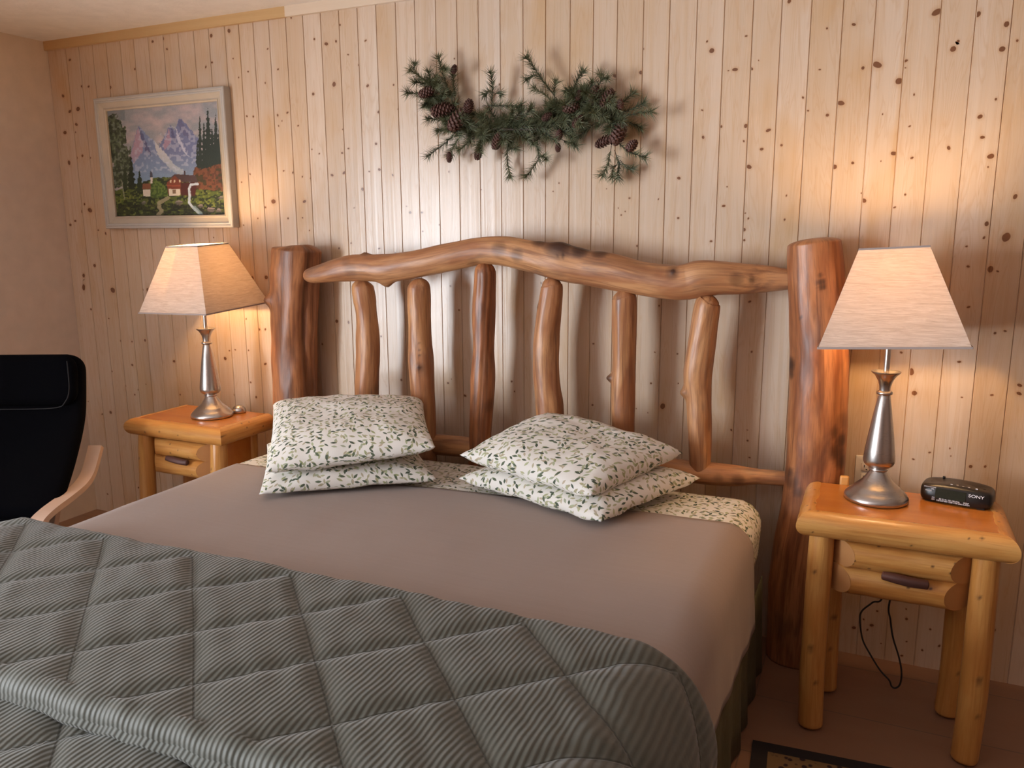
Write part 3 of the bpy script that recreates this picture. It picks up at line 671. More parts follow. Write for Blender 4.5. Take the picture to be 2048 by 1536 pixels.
def nightstand(loc, rz, label, seed):
    """local frame: width along x (centre 0), back edge at y=0, front at y=-.47; origin on the floor"""
    t = thing('nightstand', label, 'nightstand', loc, (0, 0, rz), 'log nightstands beside the bed')
    W, D, H = .573, .339, .6855; r = .039; zc = H - r
    bw = W / 2 - r
    def Q(n_, m_, mt, **k): return obj(n_, m_, mt, t, **k)
    bm = boxes(((-bw, -D + r, H - .030), (bw, 0, H - .0012)))
    Q('tabletop', bm, M_TOP, smooth=False, bevel=.0015)
    xa = W / 2 - r; yf = -D + r
    o1 = hr_mesh('rim', [half_round((-xa, yf, zc), (xa, yf, zc), r, (0, -1, 0), 1, 1, seed=seed)])
    o2 = hr_mesh('rim', [half_round((-xa, yf, zc), (-xa, 0, zc), r, (-1, 0, 0), 1, 0, seed=seed + 1)])
    o3 = hr_mesh('rim', [half_round((xa, yf, zc), (xa, 0, zc), r, (1, 0, 0), 1, 0, seed=seed + 2)])
    for q in (o1, o2, o3): Q('rim', q, M_PALE, auto=40, bevel=.006)['label'] = 'half-round log edge of the top'
    for i, (lx, ly, topz, sy) in enumerate([(-.215, -.280, zc - r * .6, -.045), (.215, -.280, zc - r * .6, -.045), (-.185, -.055, zc - r * .2, -.035), (.185, -.055, zc - r * .2, -.035)]):
        R = [(lx + (.006 if lx < 0 else -.006), ly + sy, 0, .036, .036), (lx, ly + sy * .7, .2, .037, .037), (lx, ly + sy * .3, .45, .036, .036), (lx, ly, topz, .035, .035)]
        Q('leg', log('leg', R, ns=60, n=30, seed=30 + seed + i, rough=.03, capr=.25, caps=(1, 0), knots=[(.42, 80 + 20 * i, .010, .003, .8), (.8, 70, .006, 0, .9), (.25, 110, .007, 0, .7)]), M_PALE)
    # drawer: two half logs with angled cut ends, and a carcass behind
    dw = .160
    dr = Q('drawer', boxes(((-dw + .015, -D + .060, .455), (dw - .015, -.03, .600))), M_TOP, smooth=False)
    for i, (zz, dx) in enumerate(((.562, .004), (.4825, -.004))):
        rr_ = .0405 if i == 0 else .0425
        v, f, g = half_round((-dw - .004 + dx, -D + .054, zz), (dw + .004 + dx, -D + .054, zz), rr_, (0, -1, 0), -1.0, -1.0, seed=seed + 5 + i)
        hm = hr_mesh('half_log', [(v, f, g)]); hl = obj('half_log_front', hm, [M_PALE, M_CUT], dr, auto=35)
        for pg in hm.polygons: pg.material_index = 1 if len(pg.vertices) > 6 else 0
    for sg in (-1, 1): Q('side_panel', boxes(((sg * (W / 2 - .0825) - .0075, -D + .09, .47), (sg * (W / 2 - .0825) + .0075, -.07, .62))), M_TOP, smooth=False)
    hx = .015
    hd = obj('handle', log('handle', [(hx - .062, -D + .010, .527, .0125, .012), (hx - .02, -D + .004, .525, .0140, .014), (hx + .02, -D + .004, .521, .0135, .014), (hx + .062, -D + .010, .519, .0125, .012)], ns=40, n=18, seed=50 + seed, rough=.12, capr=.4), M_BARK, dr)
    hd['label'] = 'dark bark-covered twig handle'
    return t
NR = nightstand((.118, -.190, 0), 0, 'log nightstand to the right of the bed, carrying the clock radio and a lit lamp', 0)
# rear leg tenon standing proud behind the top of the right nightstand
tn = obj('rear_peg', rounded_box_mesh(-.184, -.155, .002, .022, .60, .712, .006, 3), M_PALE, NR); tn['label'] = 'pale peg standing up behind the top'
NL = nightstand((-2.765, -.100, 0), math.radians(0), 'log nightstand to the left of the bed, partly hidden by it', 11)

# ------------------------------------------------------------------ lamps
def lamp(loc, rz, tilt, label):
    t = thing('table_lamp', label, 'lamp', loc, (0, 0, rz), 'brushed metal table lamps')
    base = [(.0, 0), (.100, 0), (.1045, .004), (.105, .014), (.100, .024), (.090, .036), (.079, .046), (.077, .050), (.066, .060), (.052, .074), (.040, .092), (.031, .108), (.027, .116)]
    base = [(a_ * .88, b_ * .8) for a_, b_ in base]
    obj('base', lathe(base, 64), M_NICKEL, t, auto=50)
    body = [(.026, .116), (.030, .119), (.0305, .123), (.027, .127), (.036, .131), (.045, .138), (.0495, .147), (.0505, .157), (.047, .19), (.039, .25), (.0285, .32), (.0195, .374), (.0175, .378), (.0245, .382), (.0255, .386), (.0245, .390), (.0175, .394), (.018, .405), (.0225, .425), (.0325, .446), (.0425, .455), (.0430, .4585), (.040, .459), (.030, .452), (.010, .448)]
    body = [(a_ * (.90 if b_ < .44 else .96), .0928 + (b_ - .116) * .902) for a_, b_ in body]
    obj('column', lathe(body, 64), M_NICKEL, t, auto=50)
    obj('neck', lathe([(.0085, .38), (.0085, .60), (.014, .602), (.014, .64), (.010, .642)], 24), M_NICKEL, t, auto=40)
    bl = obj('bulb', lathe([(.008, .635), (.014, .648), (.025, .67), (.031, .692), (.029, .715), (.018, .732), (.004, .738)], 24), M_BULB, t)
    hb, ht, z0, z1 = .193, .090, .491, .770
    V = []; n = 12
    for z_, h in ((0, hb), (1, ht)):
        pass
    sh = bpy.data.objects.new('shade_pivot', None)
    R = Matrix.Translation((0, 0, .62)) @ Matrix.Rotation(tilt[0], 4, 'Y') @ Matrix.Rotation(tilt[1], 4, 'X') @ Matrix.Translation((0, 0, -.62))
    V = []; F = []
    rows = 8
    for i in range(rows + 1):
        f = i / rows; h = hb + (ht - hb) * f; z_ = z0 + (z1 - z0) * f
        for (cx, cy) in ((-1, -1), (1, -1), (1, 1), (-1, 1)):
            V.append(R @ Vector((cx * h, cy * h, z_)))
    for i in range(rows):
        for k in range(4): F.append((i * 4 + k, i * 4 + (k + 1) % 4, (i + 1) * 4 + (k + 1) % 4, (i + 1) * 4 + k))
    s = obj('shade', mesh('shade', V, F), M_SHADE, t, smooth=False); sm = s.modifiers.new('t', 'SOLIDIFY'); sm.thickness = .0012; sm.offset = -1
    s['label'] = 'square tapering linen shade'
    for h, z_, hh in ((hb + .0008, z0, .006), (ht + .0008, z1 - .006, .006)):
        bm = bmesh.new()
        for k, (ax, ay) in enumerate(((0, -1), (1, 0), (0, 1), (-1, 0))):
            if ax == 0: box(bm, (-h, ay * h - .001, z_), (h, ay * h + .001, z_ + hh))
            else: box(bm, (ax * h - .001, -h, z_), (ax * h + .001, h, z_ + hh))
        bmesh.ops.transform(bm, matrix=R, verts=bm.verts)
        obj('shade_piping', bm, M_TRIMF, s, smooth=False)
    # harp / spider arms under the top opening
    bm = bmesh.new(); box(bm, (-ht, -.0015, z1 - .012), (ht, .0015, z1 - .009)); box(bm, (-.0015, -ht, z1 - .012), (.0015, ht, z1 - .009)); bmesh.ops.transform(bm, matrix=R, verts=bm.verts)
    obj('shade_spider', bm, M_NICKEL, s, smooth=False)
    bpy.data.objects.remove(sh)
    return t
TOPZ = .6850
lamp((.044, -.306, TOPZ), 0, (math.radians(-3.2), math.radians(-1.5)), 'lit table lamp on the right nightstand, beside the clock radio')
lamp((-2.715, -.240, TOPZ), 0, (math.radians(-1.0), math.radians(3.0)), 'lit table lamp on the left nightstand, one shade corner facing the viewer')
p = atZ(455, 826, TOPZ)
o = obj('metal_dome', lathe([(0, 0), (.030, 0), (.032, .005), (.031, .014), (.026, .026), (.015, .034), (0.002, .037)], 32), M_NICKEL); o.location = (-2.655, -.135, TOPZ)
tag(o, 'small domed silver object standing just behind the base of the left lamp', 'ornament')

# ------------------------------------------------------------------ clock radio
def text_mesh(body, size, ext=.0003):
    c = bpy.data.curves.new('t', 'FONT'); c.body = body; c.size = size; c.extrude = ext; c.align_x = 'CENTER'; c.align_y = 'CENTER'
    o = bpy.data.objects.new('t', c); C.objects.link(o); bpy.context.view_layer.update()
    me = bpy.data.meshes.new_from_object(o.evaluated_get(bpy.context.evaluated_depsgraph_get())); bpy.data.objects.remove(o); return me
def clock():
    t = thing('clock_radio', 'small black digital clock radio with silver lettering on the right nightstand', 'clock radio', (.270, -.228, TOPZ), (0, 0, math.radians(-13)))
    w_, d_, h_ = .098, .058, .054
    # body: rounded-end plan, domed top
    V = []; F = []; n = 64
    lev = [(0, .86, .006), (.0, .90, .004), (.12, .97, .0), (.35, 1.0, 0), (.68, 1.0, .0), (.84, .965, 0), (.94, .90, 0), (.99, .78, 0), (1.0, .55, 0), (1.0, .0, 0)]
    for (hz, s, _) in lev:
        for k in range(n):
            a = 2 * math.pi * k / n; ca, sa = math.cos(a), math.sin(a)
            ex = math.copysign(abs(ca) ** .45, ca) * w_; ey = math.copysign(abs(sa) ** .38, sa) * d_
            z_ = hz * h_ + .004 - (.007 * (ex / w_) ** 2 * hz)
            V.append((ex * (1 - (1 - s) * .55), ey * s + (.010 * hz if sa < 0 else 0), z_))
    for i in range(len(lev) - 1):
        for k in range(n): F.append((i * n + k, i * n + (k + 1) % n, (i + 1) * n + (k + 1) % n, (i + 1) * n + k))
    F.append(tuple(range(n))[::-1])
    obj('body', mesh('body', V, F), M_PLASTIC, t, auto=60)
    for sg in (-.07, .07): obj('foot', boxes(((sg - .01, -.045, 0), (sg + .01, .045, .005))), M_PLASTIC, t, smooth=False)
    # sloping front face carries the display and the print
    R = Matrix.Translation((0, -d_ - .0006 + .0045, .029)) @ Matrix.Rotation(math.radians(90 - 11), 4, 'X')
    def face(name, bm, mat): bmesh.ops.transform(bm, matrix=R, verts=bm.verts); return obj(name, bm, mat, t, smooth=False)
    bm = bmesh.new(); box(bm, (-.052, -.012, -.0006), (.030, .017, .0012)); face('display', bm, M_DISPLAY)['label'] = 'dark green-black display window'
    me = text_mesh('SONY', .0125); me.transform(Matrix.Diagonal((1.25, 1, 1, 1))); me.transform(Matrix.Translation((.057, .010, .0014))); me.transform(R); o = obj('maker_name', me, M_PRINT, t, smooth=False)
    me = text_mesh('DREAM MACHINE', .0042); me.transform(Matrix.Translation((-.068, .0175, .0014))); me.transform(R); obj('lettering', me, M_PRINT, t, smooth=False)
    for s_, x_, y_ in (('FM/AM', -.071, .006), ('PM', -.060, .012), ('FM', -.056, -.013), ('AM', -.056, -.0185), ('88 92 96 102 108 MHz', -.012, -.0145), ('530 600 800 1200 1700 kHz', -.012, -.0195), ('SLEEP', .033, -.0145), ('ALARM', .033, -.0195)):
        me = text_mesh(s_, .0060); me.transform(Matrix.Translation((x_, y_, .0014))); me.transform(R); obj('lettering', me, M_PRINT, t, smooth=False)
    for i in range(5):
        x_ = -.014 + i * .0155 + (.005 if i == 4 else 0)
        b_ = obj('button', boxes(((x_ - .005, -.020, h_ + .0015), (x_ + .005, -.008, h_ + .0045 - .0012 * abs(i - 1)))), M_PLASTIC, t, smooth=False, bevel=.001)
        obj('button_mark', boxes(((x_ - .003, -.0275, h_ + .0022 - .0008 * i * .5), (x_ + .003, -.0245, h_ + .0042 - .0008 * i * .5))), M_PRINT, b_, smooth=False)
    obj('dial', lathe([(0, 0), (.004, 0), (.004, .008), (.003, .009)], 16, (-.045, .036, h_ - .001)), M_PLASTIC, t)
    return t
clock()

# ------------------------------------------------------------------ outlet and cord
t = thing('wall_outlet', 'ivory wall socket plate on the pine wall, half hidden behind the right lamp', 'outlet', (.012, 0, .682))
obj('plate', rounded_box_mesh(-.036, .036, -.007, .0, -.058, .058, .003, 2), M_WHITEP, t, auto=40)
for zz in (.0195, -.0195):
    rc = obj('receptacle', rounded_box_mesh(-.017, .017, -.010, -.006, zz - .0145, zz + .0145, .003, 2), M_WHITEP, t, auto=40)
    obj('slot', boxes(((-.0085, -.0104, zz - .001), (-.006, -.0098, zz + .008)), ((.006, -.0104, zz - .001), (.0085, -.0098, zz + .008)), ((-.0022, -.0104, zz - .010), (.0022, -.0098, zz - .006))), M_SLOT, rc, smooth=False)
cp = [(.060, -.12, .655), (.058, -.24, .56)] + [tuple(atY(px, py, -.30)) for px, py in [(1765,1188),(1745,1205),(1724,1222),(1720,1240),(1725,1278),(1740,1308),(1760,1340),(1778,1360),(1783,1372),(1791,1376),(1800,1368),(1803,1345),(1798,1315),(1786,1275),(1781,1240),(1779,1205)]] + [(.14, -.25, .50), (.18, -.17, .60), (.255, -.165, .68), (.262, -.172, .692), (.265, -.180, .700)]
o = obj('power_cord', tube(cp, .0028, 8, 200), M_CORD); tag(o, 'thin dark power cord looping down behind the right nightstand', 'cord')

# ------------------------------------------------------------------ rug
rp = [atZ(1485, 1474, .01), atZ(1840, 1545, .01)]
def rug():
    a = rp[0]; d = (rp[1] - rp[0]).normalized(); nrm = Vector((d.y, -d.x, 0))
    return a, d, nrm
a, d, nrm = rug()
t = thing('rug', 'dark bordered patterned rug on the floor at the right side of the bed', 'rug', (0.35, -1.2, 0))
ang = math.atan2(d.y, d.x)
def rect(x0, x1, y0, y1, z0, z1):
    bm = boxes(((x0, y0, z0), (x1, y1, z1)))
    bmesh.ops.transform(bm, matrix=Matrix.Translation((a.x - .35, a.y + 1.2, 0)) @ Matrix.Rotation(ang, 4, 'Z'), verts=bm.verts); return bm
obj('border', rect(.03, 1.4, -1.1, 0, 0, .008), M_RUGB, t, smooth=False)
obj('field', rect(.075, 1.355, -1.055, -.045, .0078, .0095), M_RUG, t, smooth=False)

# ------------------------------------------------------------------ armchair
f = Vector((.42, -.907, 0)); rv = Vector((.907, .42, 0)); O = Vector((-3.275, -.735, 0))
t = thing('armchair', 'black cushioned armchair with bent pale wood arms in the left corner', 'armchair', (-3.15, -1.05, 0))
def cw(u, v, z): return O + rv * u + f * v + Vector((0, 0, z)) - Vector((-3.15, -1.05, 0))   # u right, v forward
def cushion(path, hw_, th, n=30, rc=.07, seed=0, top_round=True):
    """soft slab that follows path (v,z) with half width hw_"""
    Pp = spline(path, 60); T = np.gradient(Pp, axis=0); T /= np.linalg.norm(T, axis=1)[:, None]; N = np.stack([T[:, 1], -T[:, 0]], 1)
    L = np.concatenate([[0], np.cumsum(np.linalg.norm(np.diff(Pp, axis=0), axis=1))]); V = []
    m = 28
    for i in range(60):
        de = min(L[i], L[-1] - L[i]); w_ = hw_ - (rc - math.sqrt(max(0, rc * rc - (rc - de) ** 2)) if de < rc else 0)
        e = min(1, (de / .03)) ** .5 if de < .03 else 1
        for k in range(m):
            a_ = 2 * math.pi * k / m; ca, sa = math.cos(a_), math.sin(a_)
            u = math.copysign(abs(ca) ** .35, ca) * w_; q = math.copysign(abs(sa) ** .6, sa) * th / 2 * max(e, .12)
            q += .004 * noise.noise(Vector((u * 6, L[i] * 6, seed)))
            V.append(cw(u, Pp[i, 0] + N[i, 0] * q, Pp[i, 1] + N[i, 1] * q))
    F = [(i * m + k, i * m + (k + 1) % m, (i + 1) * m + (k + 1) % m, (i + 1) * m + k) for i in range(59) for k in range(m)]
    F.append(tuple(range(m))[::-1]); F.append(tuple(59 * m + k for k in range(m)))
    me = mesh('cushion', V, F); bm = bmesh.new(); bm.from_mesh(me); bmesh.ops.recalc_face_normals(bm, faces=bm.faces); bm.to_mesh(me); bm.free(); return me
BACK = [(-.01, 1.005), (.01, .88), (.05, .74), (.14, .60), (.27, .47), (.35, .405)]
obj('back_cushion', cushion(BACK, .272, .085, seed=1), M_BLACK, t)
obj('headrest', cushion([(.035, 1.010), (.045, .96), (.055, .89), (.07, .80)], .262, .07, seed=2, rc=.06), M_BLACK, t)
obj('seat_cushion', cushion([(.31, .385), (.40, .355), (.60, .385), (.78, .41)], .258, .085, seed=3), M_BLACK, t)
# welt line round the headrest
wl = [tuple(cw(u, .07 + .041 + (v_ - .8) * -.17, v_)) for u, v_ in [(-.245, .99), (-.252, .88), (-.235, .825), (-.19, .80), (0, .796), (.19, .80), (.235, .825), (.252, .88), (.245, .99)]]
obj('piping', tube(wl, .0022, 8, 80), M_SEAM, t)
def band(path, width, th, u):
    Pp = spline(path, 70); T = np.gradient(Pp, axis=0); T /= np.linalg.norm(T, axis=1)[:, None]; N = np.stack([-T[:, 1], T[:, 0]], 1); V = []
    for i in range(70):
        for (du, q) in ((-width / 2, -th / 2), (width / 2, -th / 2), (width / 2, th / 2), (-width / 2, th / 2)):
            V.append(cw(u + du, Pp[i, 0] + N[i, 0] * q, Pp[i, 1] + N[i, 1] * q))
    F = [(i * 4 + k, i * 4 + (k + 1) % 4, (i + 1) * 4 + (k + 1) % 4, (i + 1) * 4 + k) for i in range(69) for k in range(4)]
    F.append((3, 2, 1, 0)); F.append(tuple(69 * 4 + k for k in range(4)))
    me = mesh('band', V, F); bm = bmesh.new(); bm.from_mesh(me); bmesh.ops.recalc_face_normals(bm, faces=bm.faces); bm.to_mesh(me); bm.free(); return me
ARM = [(v_ + .05, z_) for v_, z_ in [(-.05, .605), (-.01, .555), (.04, .505), (.11, .478), (.22, .465), (.36, .455), (.44, .435), (.50, .38), (.51, .30), (.49, .15), (.44, .03), (.38, .010), (.1, .010), (-.1, .010)]]
BARM = [(.60, .44)]
for u in (-.286, .286):
    obj('armrest', band(ARM, .056, .024, u), M_BIRCH, t, auto=35, bevel=.002)['label'] = 'pale bentwood arm and runner'
    obj('seat_frame', band([(.03, .80), (.09, .66), (.19, .42), (.26, .31), (.40, .28), (.7, .33)], .022, .035, u * .70), M_BIRCH, t, auto=35, bevel=.002)
for (v_, z_) in ((.04, .74), (.10, .58), (.46, .295)):
    bm = bmesh.new()
    c0 = cw(-.32, v_, z_); c1 = cw(.32, v_, z_); q = tuple((c1 - c0)); mid = (c0 + c1) / 2
    box(bm, (-.245, -.011, -.011), (.245, .011, .011), rot=Matrix.Translation(mid) @ Matrix.Rotation(math.atan2(q[1], q[0]), 4, 'Z'))
    obj('cross_rail', bm, M_BIRCH, t, smooth=False)

# ------------------------------------------------------------------ framed painting
def inpoly(X, Y, P):
    c = np.zeros(X.shape, bool); n = len(P)
    for i in range(n):
        x1, y1 = P[i]; x2, y2 = P[(i + 1) % n]
        if y1 == y2: continue
        cond = ((y1 > Y) != (y2 > Y)) & (X < (x2 - x1) * (Y - y1) / (y2 - y1) + x1); c ^= cond
    return c
def painting_mesh(x0, x1, z0, z1, y):
    nu, nv = 300, 215
    u, v = np.meshgrid(np.linspace(0, 1, nu), np.linspace(0, 1, nv), indexing='ij')      # v downwards
    c = [np.array(q, float) for q in ((255, 335), (1285, 250), (1350, 1305), (330, 1310))]
    X = c[0][0] * (1 - u) * (1 - v) + c[1][0] * u * (1 - v) + c[2][0] * u * v + c[3][0] * (1 - u) * v
    Y = c[0][1] * (1 - u) * (1 - v) + c[1][1] * u * (1 - v) + c[2][1] * u * v + c[3][1] * (1 - u) * v
    def nz(s, seed, a=1.0):
        g = np.random.default_rng(seed).random((64, 64)); xs = (X / s) % 63; ys = (Y / (s * a)) % 63
        i = xs.astype(int); j = ys.astype(int); fx = xs - i; fy = ys - j; fx = fx * fx * (3 - 2 * fx); fy = fy * fy * (3 - 2 * fy)
        return g[i, j] * (1 - fx) * (1 - fy) + g[i + 1, j] * fx * (1 - fy) + g[i, j + 1] * (1 - fx) * fy + g[i + 1, j + 1] * fx * fy
    jx = X + (nz(14, 1) - .5) * 16; jy = Y + (nz(14, 2) - .5) * 16
    col = np.zeros((nu, nv, 3))
    def sc(r, g, b): return np.array([(q / 255) ** 2.2 for q in (r, g, b)])
    def put(mask, cc, a=1.0): 
        if np.ndim(a): col[mask] = col[mask] * (1 - a[mask][:, None]) + cc * a[mask][:, None]
        else: col[mask] = col[mask] * (1 - a) + cc * a
    full = np.ones_like(u, bool)
    col[:] = sc(138, 142, 146)
    cl = np.clip(nz(110, 3, .55) * .7 + nz(45, 4, .6) * .4 - .35, 0, 1) * 1.8; put(full, sc(176, 160, 160), np.clip(cl, 0, 1))
    put((X < 430) & (Y < 420), sc(95, 110, 115), .6)
    def poly(P, cc, a=1.0): put(inpoly(jx, jy, P), cc, a)
    poly([(480, 720), (555, 465), (640, 555), (700, 600), (800, 720), (900, 900), (900, 1050), (480, 1000)], sc(112, 126, 158))
    poly([(760, 640), (830, 520), (860, 460), (900, 520), (945, 405), (1000, 450), (1060, 530), (1120, 600), (1120, 1000), (760, 900)], sc(104, 112, 146))
    poly([(480, 740), (555, 480), (600, 640), (590, 720), (500, 820)], sc(160, 134, 148))
    poly([(790, 650), (850, 500), (870, 620), (800, 700)], sc(154, 128, 146))
    poly([(555, 465), (590, 530), (640, 640), (690, 760), (620, 700), (575, 560)], sc(84, 88, 120))
    poly([(855, 460), (890, 530), (920, 640), (880, 600)], sc(80, 84, 118)); poly([(950, 410), (1010, 500), (1050, 600), (980, 560), (930, 470)], sc(96, 98, 130))
    poly([(700, 600), (790, 700), (900, 840), (980, 880), (960, 960), (840, 860), (740, 740)], sc(178, 178, 180)); poly([(905, 480), (940, 560), (1000, 720), (1060, 780), (1000, 740), (930, 620)], sc(170, 172, 190))
    g = np.clip((Y - 700) / 280, 0, 1) * ((X > 480) & (X < 1110)); put(full, sc(118, 142, 166), g * .85)
    put((nz(22, 8) > .66) & (Y > 480) & (Y < 900) & inpoly(X, Y, [(480, 900), (555, 465), (700, 600), (860, 460), (945, 405), (1120, 600), (1120, 900)]), sc(178, 182, 200), .4)
    # ground
    gr = jy > 1010 + 60 * np.sin(X / 170); gn = nz(30, 9, .5)
    put(gr, sc(38, 48, 28)); put(gr & (gn > .52), sc(84, 98, 42), .8); put(gr & (nz(16, 10) > .72), sc(120, 128, 62), .6); put(gr & (Y > 1200) & (nz(40, 11, .5) > .45), sc(28, 32, 24), .7)
    # left trees
    tl = inpoly(jx + (nz(24, 12) - .5) * 60, jy, [(255, 380), (330, 360), (400, 440), (440, 520), (430, 640), (480, 700), (470, 1020), (300, 1050)])
    put(tl, sc(58, 68, 50)); put(tl & (nz(18, 13) > .55), sc(96, 108, 82), .7); put(tl & (nz(20, 14) > .68), sc(130, 140, 128), .5); put(tl & (nz(26, 15) < .3), sc(30, 38, 28), .7)
    def fir(xc, top, bot, wd, cc):
        h = np.clip((Y - top) / (bot - top), 0, 1); w_ = wd * h ** .8 * (1 + .22 * np.sin(Y / 8)) + (nz(10, 21) - .5) * 12
        put((np.abs(X - xc) < w_) & (Y > top) & (Y < bot), cc)
    fir(480, 730, 1060, 40, sc(34, 44, 30)); fir(560, 880, 1080, 36, sc(40, 52, 34)); fir(420, 800, 1060, 30, sc(48, 60, 40))
    for xc, tp, wd in ((1128, 380, 34), (1200, 305, 52), (1268, 365, 46), (1165, 450, 40), (1235, 480, 50), (1300, 420, 40), (1105, 600, 26)): fir(xc, tp, 1050, wd, sc(42, 52, 46))
    rt = inpoly(jx, jy, [(1075, 850), (1140, 880), (1330, 820), (1345, 1090), (1060, 1060)])
    put(rt, sc(86, 56, 40)); put(rt & (nz(20, 17) > .5), sc(112, 72, 50), .8); put(rt & (nz(26, 18) < .35), sc(52, 56, 34), .8)
    # small trees, buildings
    tm = inpoly(jx, jy, [(660, 1050), (700, 970), (760, 1000), (830, 1060), (830, 1130), (700, 1150), (650, 1120)]); put(tm, sc(62, 84, 38)); put(tm & (nz(14, 19) > .6), sc(104, 124, 58), .7)
    def P_(P, cc): put(inpoly(X, Y, P), cc)
    P_([(590, 1010), (665, 1005), (670, 1060), (585, 1060)], sc(120, 78, 56)); P_([(590, 1062), (662, 1062), (664, 1130), (594, 1125)], sc(205, 196, 180)); P_([(664, 890), (682, 900), (690, 950), (660, 950)], sc(70, 72, 84)); P_([(664, 950), (688, 950), (684, 1005), (666, 1005)], sc(200, 192, 182))
    P_([(812, 985), (895, 920), (1085, 935), (1110, 1000), (950, 995), (895, 940)], sc(72, 58, 60)); P_([(820, 1000), (895, 935), (955, 990), (955, 1110), (830, 1110)], sc(110, 58, 42)); P_([(950, 1000), (1100, 1000), (1080, 1130), (950, 1120)], sc(70, 36, 32))
    P_([(838, 1060), (942, 1060), (945, 1120), (842, 1126)], sc(206, 198, 182)); P_([(872, 1068), (905, 1068), (903, 1104), (875, 1104)], sc(120, 100, 80))
    for xx in (850, 885, 935): P_([(xx, 975), (xx + 14, 975), (xx + 14, 1000), (xx, 1000)], sc(196, 178, 150))
    P_([(822, 1022), (945, 1022), (945, 1036), (822, 1036)], sc(140, 72, 50)); P_([(978, 892), (992, 892), (996, 940), (982, 940)], sc(60, 48, 50))
    # waterfall, path, rocks
    def stroke(P, w_, cc, a=.9):
        for (ax, ay), (bx, by) in zip(P[:-1], P[1:]):
            dx, dy = bx - ax, by - ay; tt = np.clip(((X - ax) * dx + (Y - ay) * dy) / (dx * dx + dy * dy), 0, 1); put(np.hypot(X - ax - tt * dx, Y - ay - tt * dy) < w_ * (1 + .4 * (nz(8, 31) - .5)), cc, a)
    stroke([(1105, 1015), (1045, 1020), (1025, 1060), (1030, 1120), (1025, 1190), (1060, 1240), (1110, 1290)], 11, sc(176, 190, 205)); stroke([(1070, 1240), (1130, 1300)], 18, sc(120, 140, 150), .7)
    stroke([(830, 1145), (745, 1190), (745, 1235), (770, 1265), (735, 1305)], 18, sc(150, 142, 112), .8); stroke([(385, 980), (395, 1060), (410, 1150)], 5, sc(150, 150, 130), .6)
    for (rx, ry, rw) in ((930, 1190, 34), (1130, 1225, 26), (1220, 1260, 36), (1310, 1150, 22), (600, 1190, 20), (1290, 1270, 24)):
        k_ = np.hypot(X - rx, (Y - ry) * 1.5) < rw + (nz(12, 33) - .5) * 20; put(k_, sc(96, 88, 90), .7); put(k_ & (Y < ry - 4), sc(150, 140, 138), .5)
    col *= (.93 + .14 * nz(7, 40)[..., None])
    V = [(x0 + (x1 - x0) * u[i, j], y - .0006 * (nz_ := 0), z1 + (z0 - z1) * v[i, j]) for i in range(nu) for j in range(nv)]
    rgba = np.ones((nu * nv, 4)); rgba[:, :3] = col.reshape(-1, 3)
    F = [q[::-1] for q in grid_faces(nu, nv)]
    return mesh('canvas', V, F, {'paint': ('FLOAT_COLOR', rgba)})
t = thing('framed_painting', 'framed alpine landscape painting in a cream wood frame on the pine wall', 'painting', (-3.11, 0, 1.84), (0, 0, 0))
fx0, fx1, fz0, fz1 = -3.52, -2.70, 1.527, 2.143
cx0, cx1, cz0, cz1 = -3.462, -2.762, 1.588, 2.086
def frame_ring(prof, mat, name):
    """prof: (inset from outer edge, y)"""
    V = []; F = []
    for (ins, y) in prof:
        for (x_, z_) in ((fx0 + ins, fz0 + ins), (fx1 - ins, fz0 + ins), (fx1 - ins, fz1 - ins), (fx0 + ins, fz1 - ins)): V.append((x_ + 3.11, y, z_ - 1.84))
    n = len(prof)
    for i in range(n):
        for k in range(4): F.append((i * 4 + k, i * 4 + (k + 1) % 4, ((i + 1) % n) * 4 + (k + 1) % 4, ((i + 1) % n) * 4 + k))
    me = mesh(name, V, F); bm = bmesh.new(); bm.from_mesh(me); bmesh.ops.recalc_face_normals(bm, faces=bm.faces); bm.to_mesh(me); bm.free()
    return obj(name, me, mat, t, smooth=False)
frame_ring([(0, -.002), (0, -.040), (.003, -.044), (.010, -.046), (.014, -.041), (.017, -.043), (.022, -.043), (.024, -.038), (.024, -.002)], M_FRAMEG, 'frame')
frame_ring([(.0235, -.003), (.0235, -.037), (.045, -.028), (.050, -.028), (.052, -.031), (.0585, -.027), (.0585, -.003)], M_FRAME, 'inner_frame')
tc = NT('oil_paint'); tc.set(tc.attr('paint', 'Color'), .45); tc.bump(tc.noise(tc.coord(), 160, 3), .3, .002)
o = obj('canvas', painting_mesh(cx0 + 3.11, cx1 + 3.11, cz0 - 1.84, cz1 - 1.84, -.018), tc.m, t); o.modifiers.new('t', 'SOLIDIFY').thickness = .003
o['label'] = 'painted mountain valley with chalet, stream and firs'

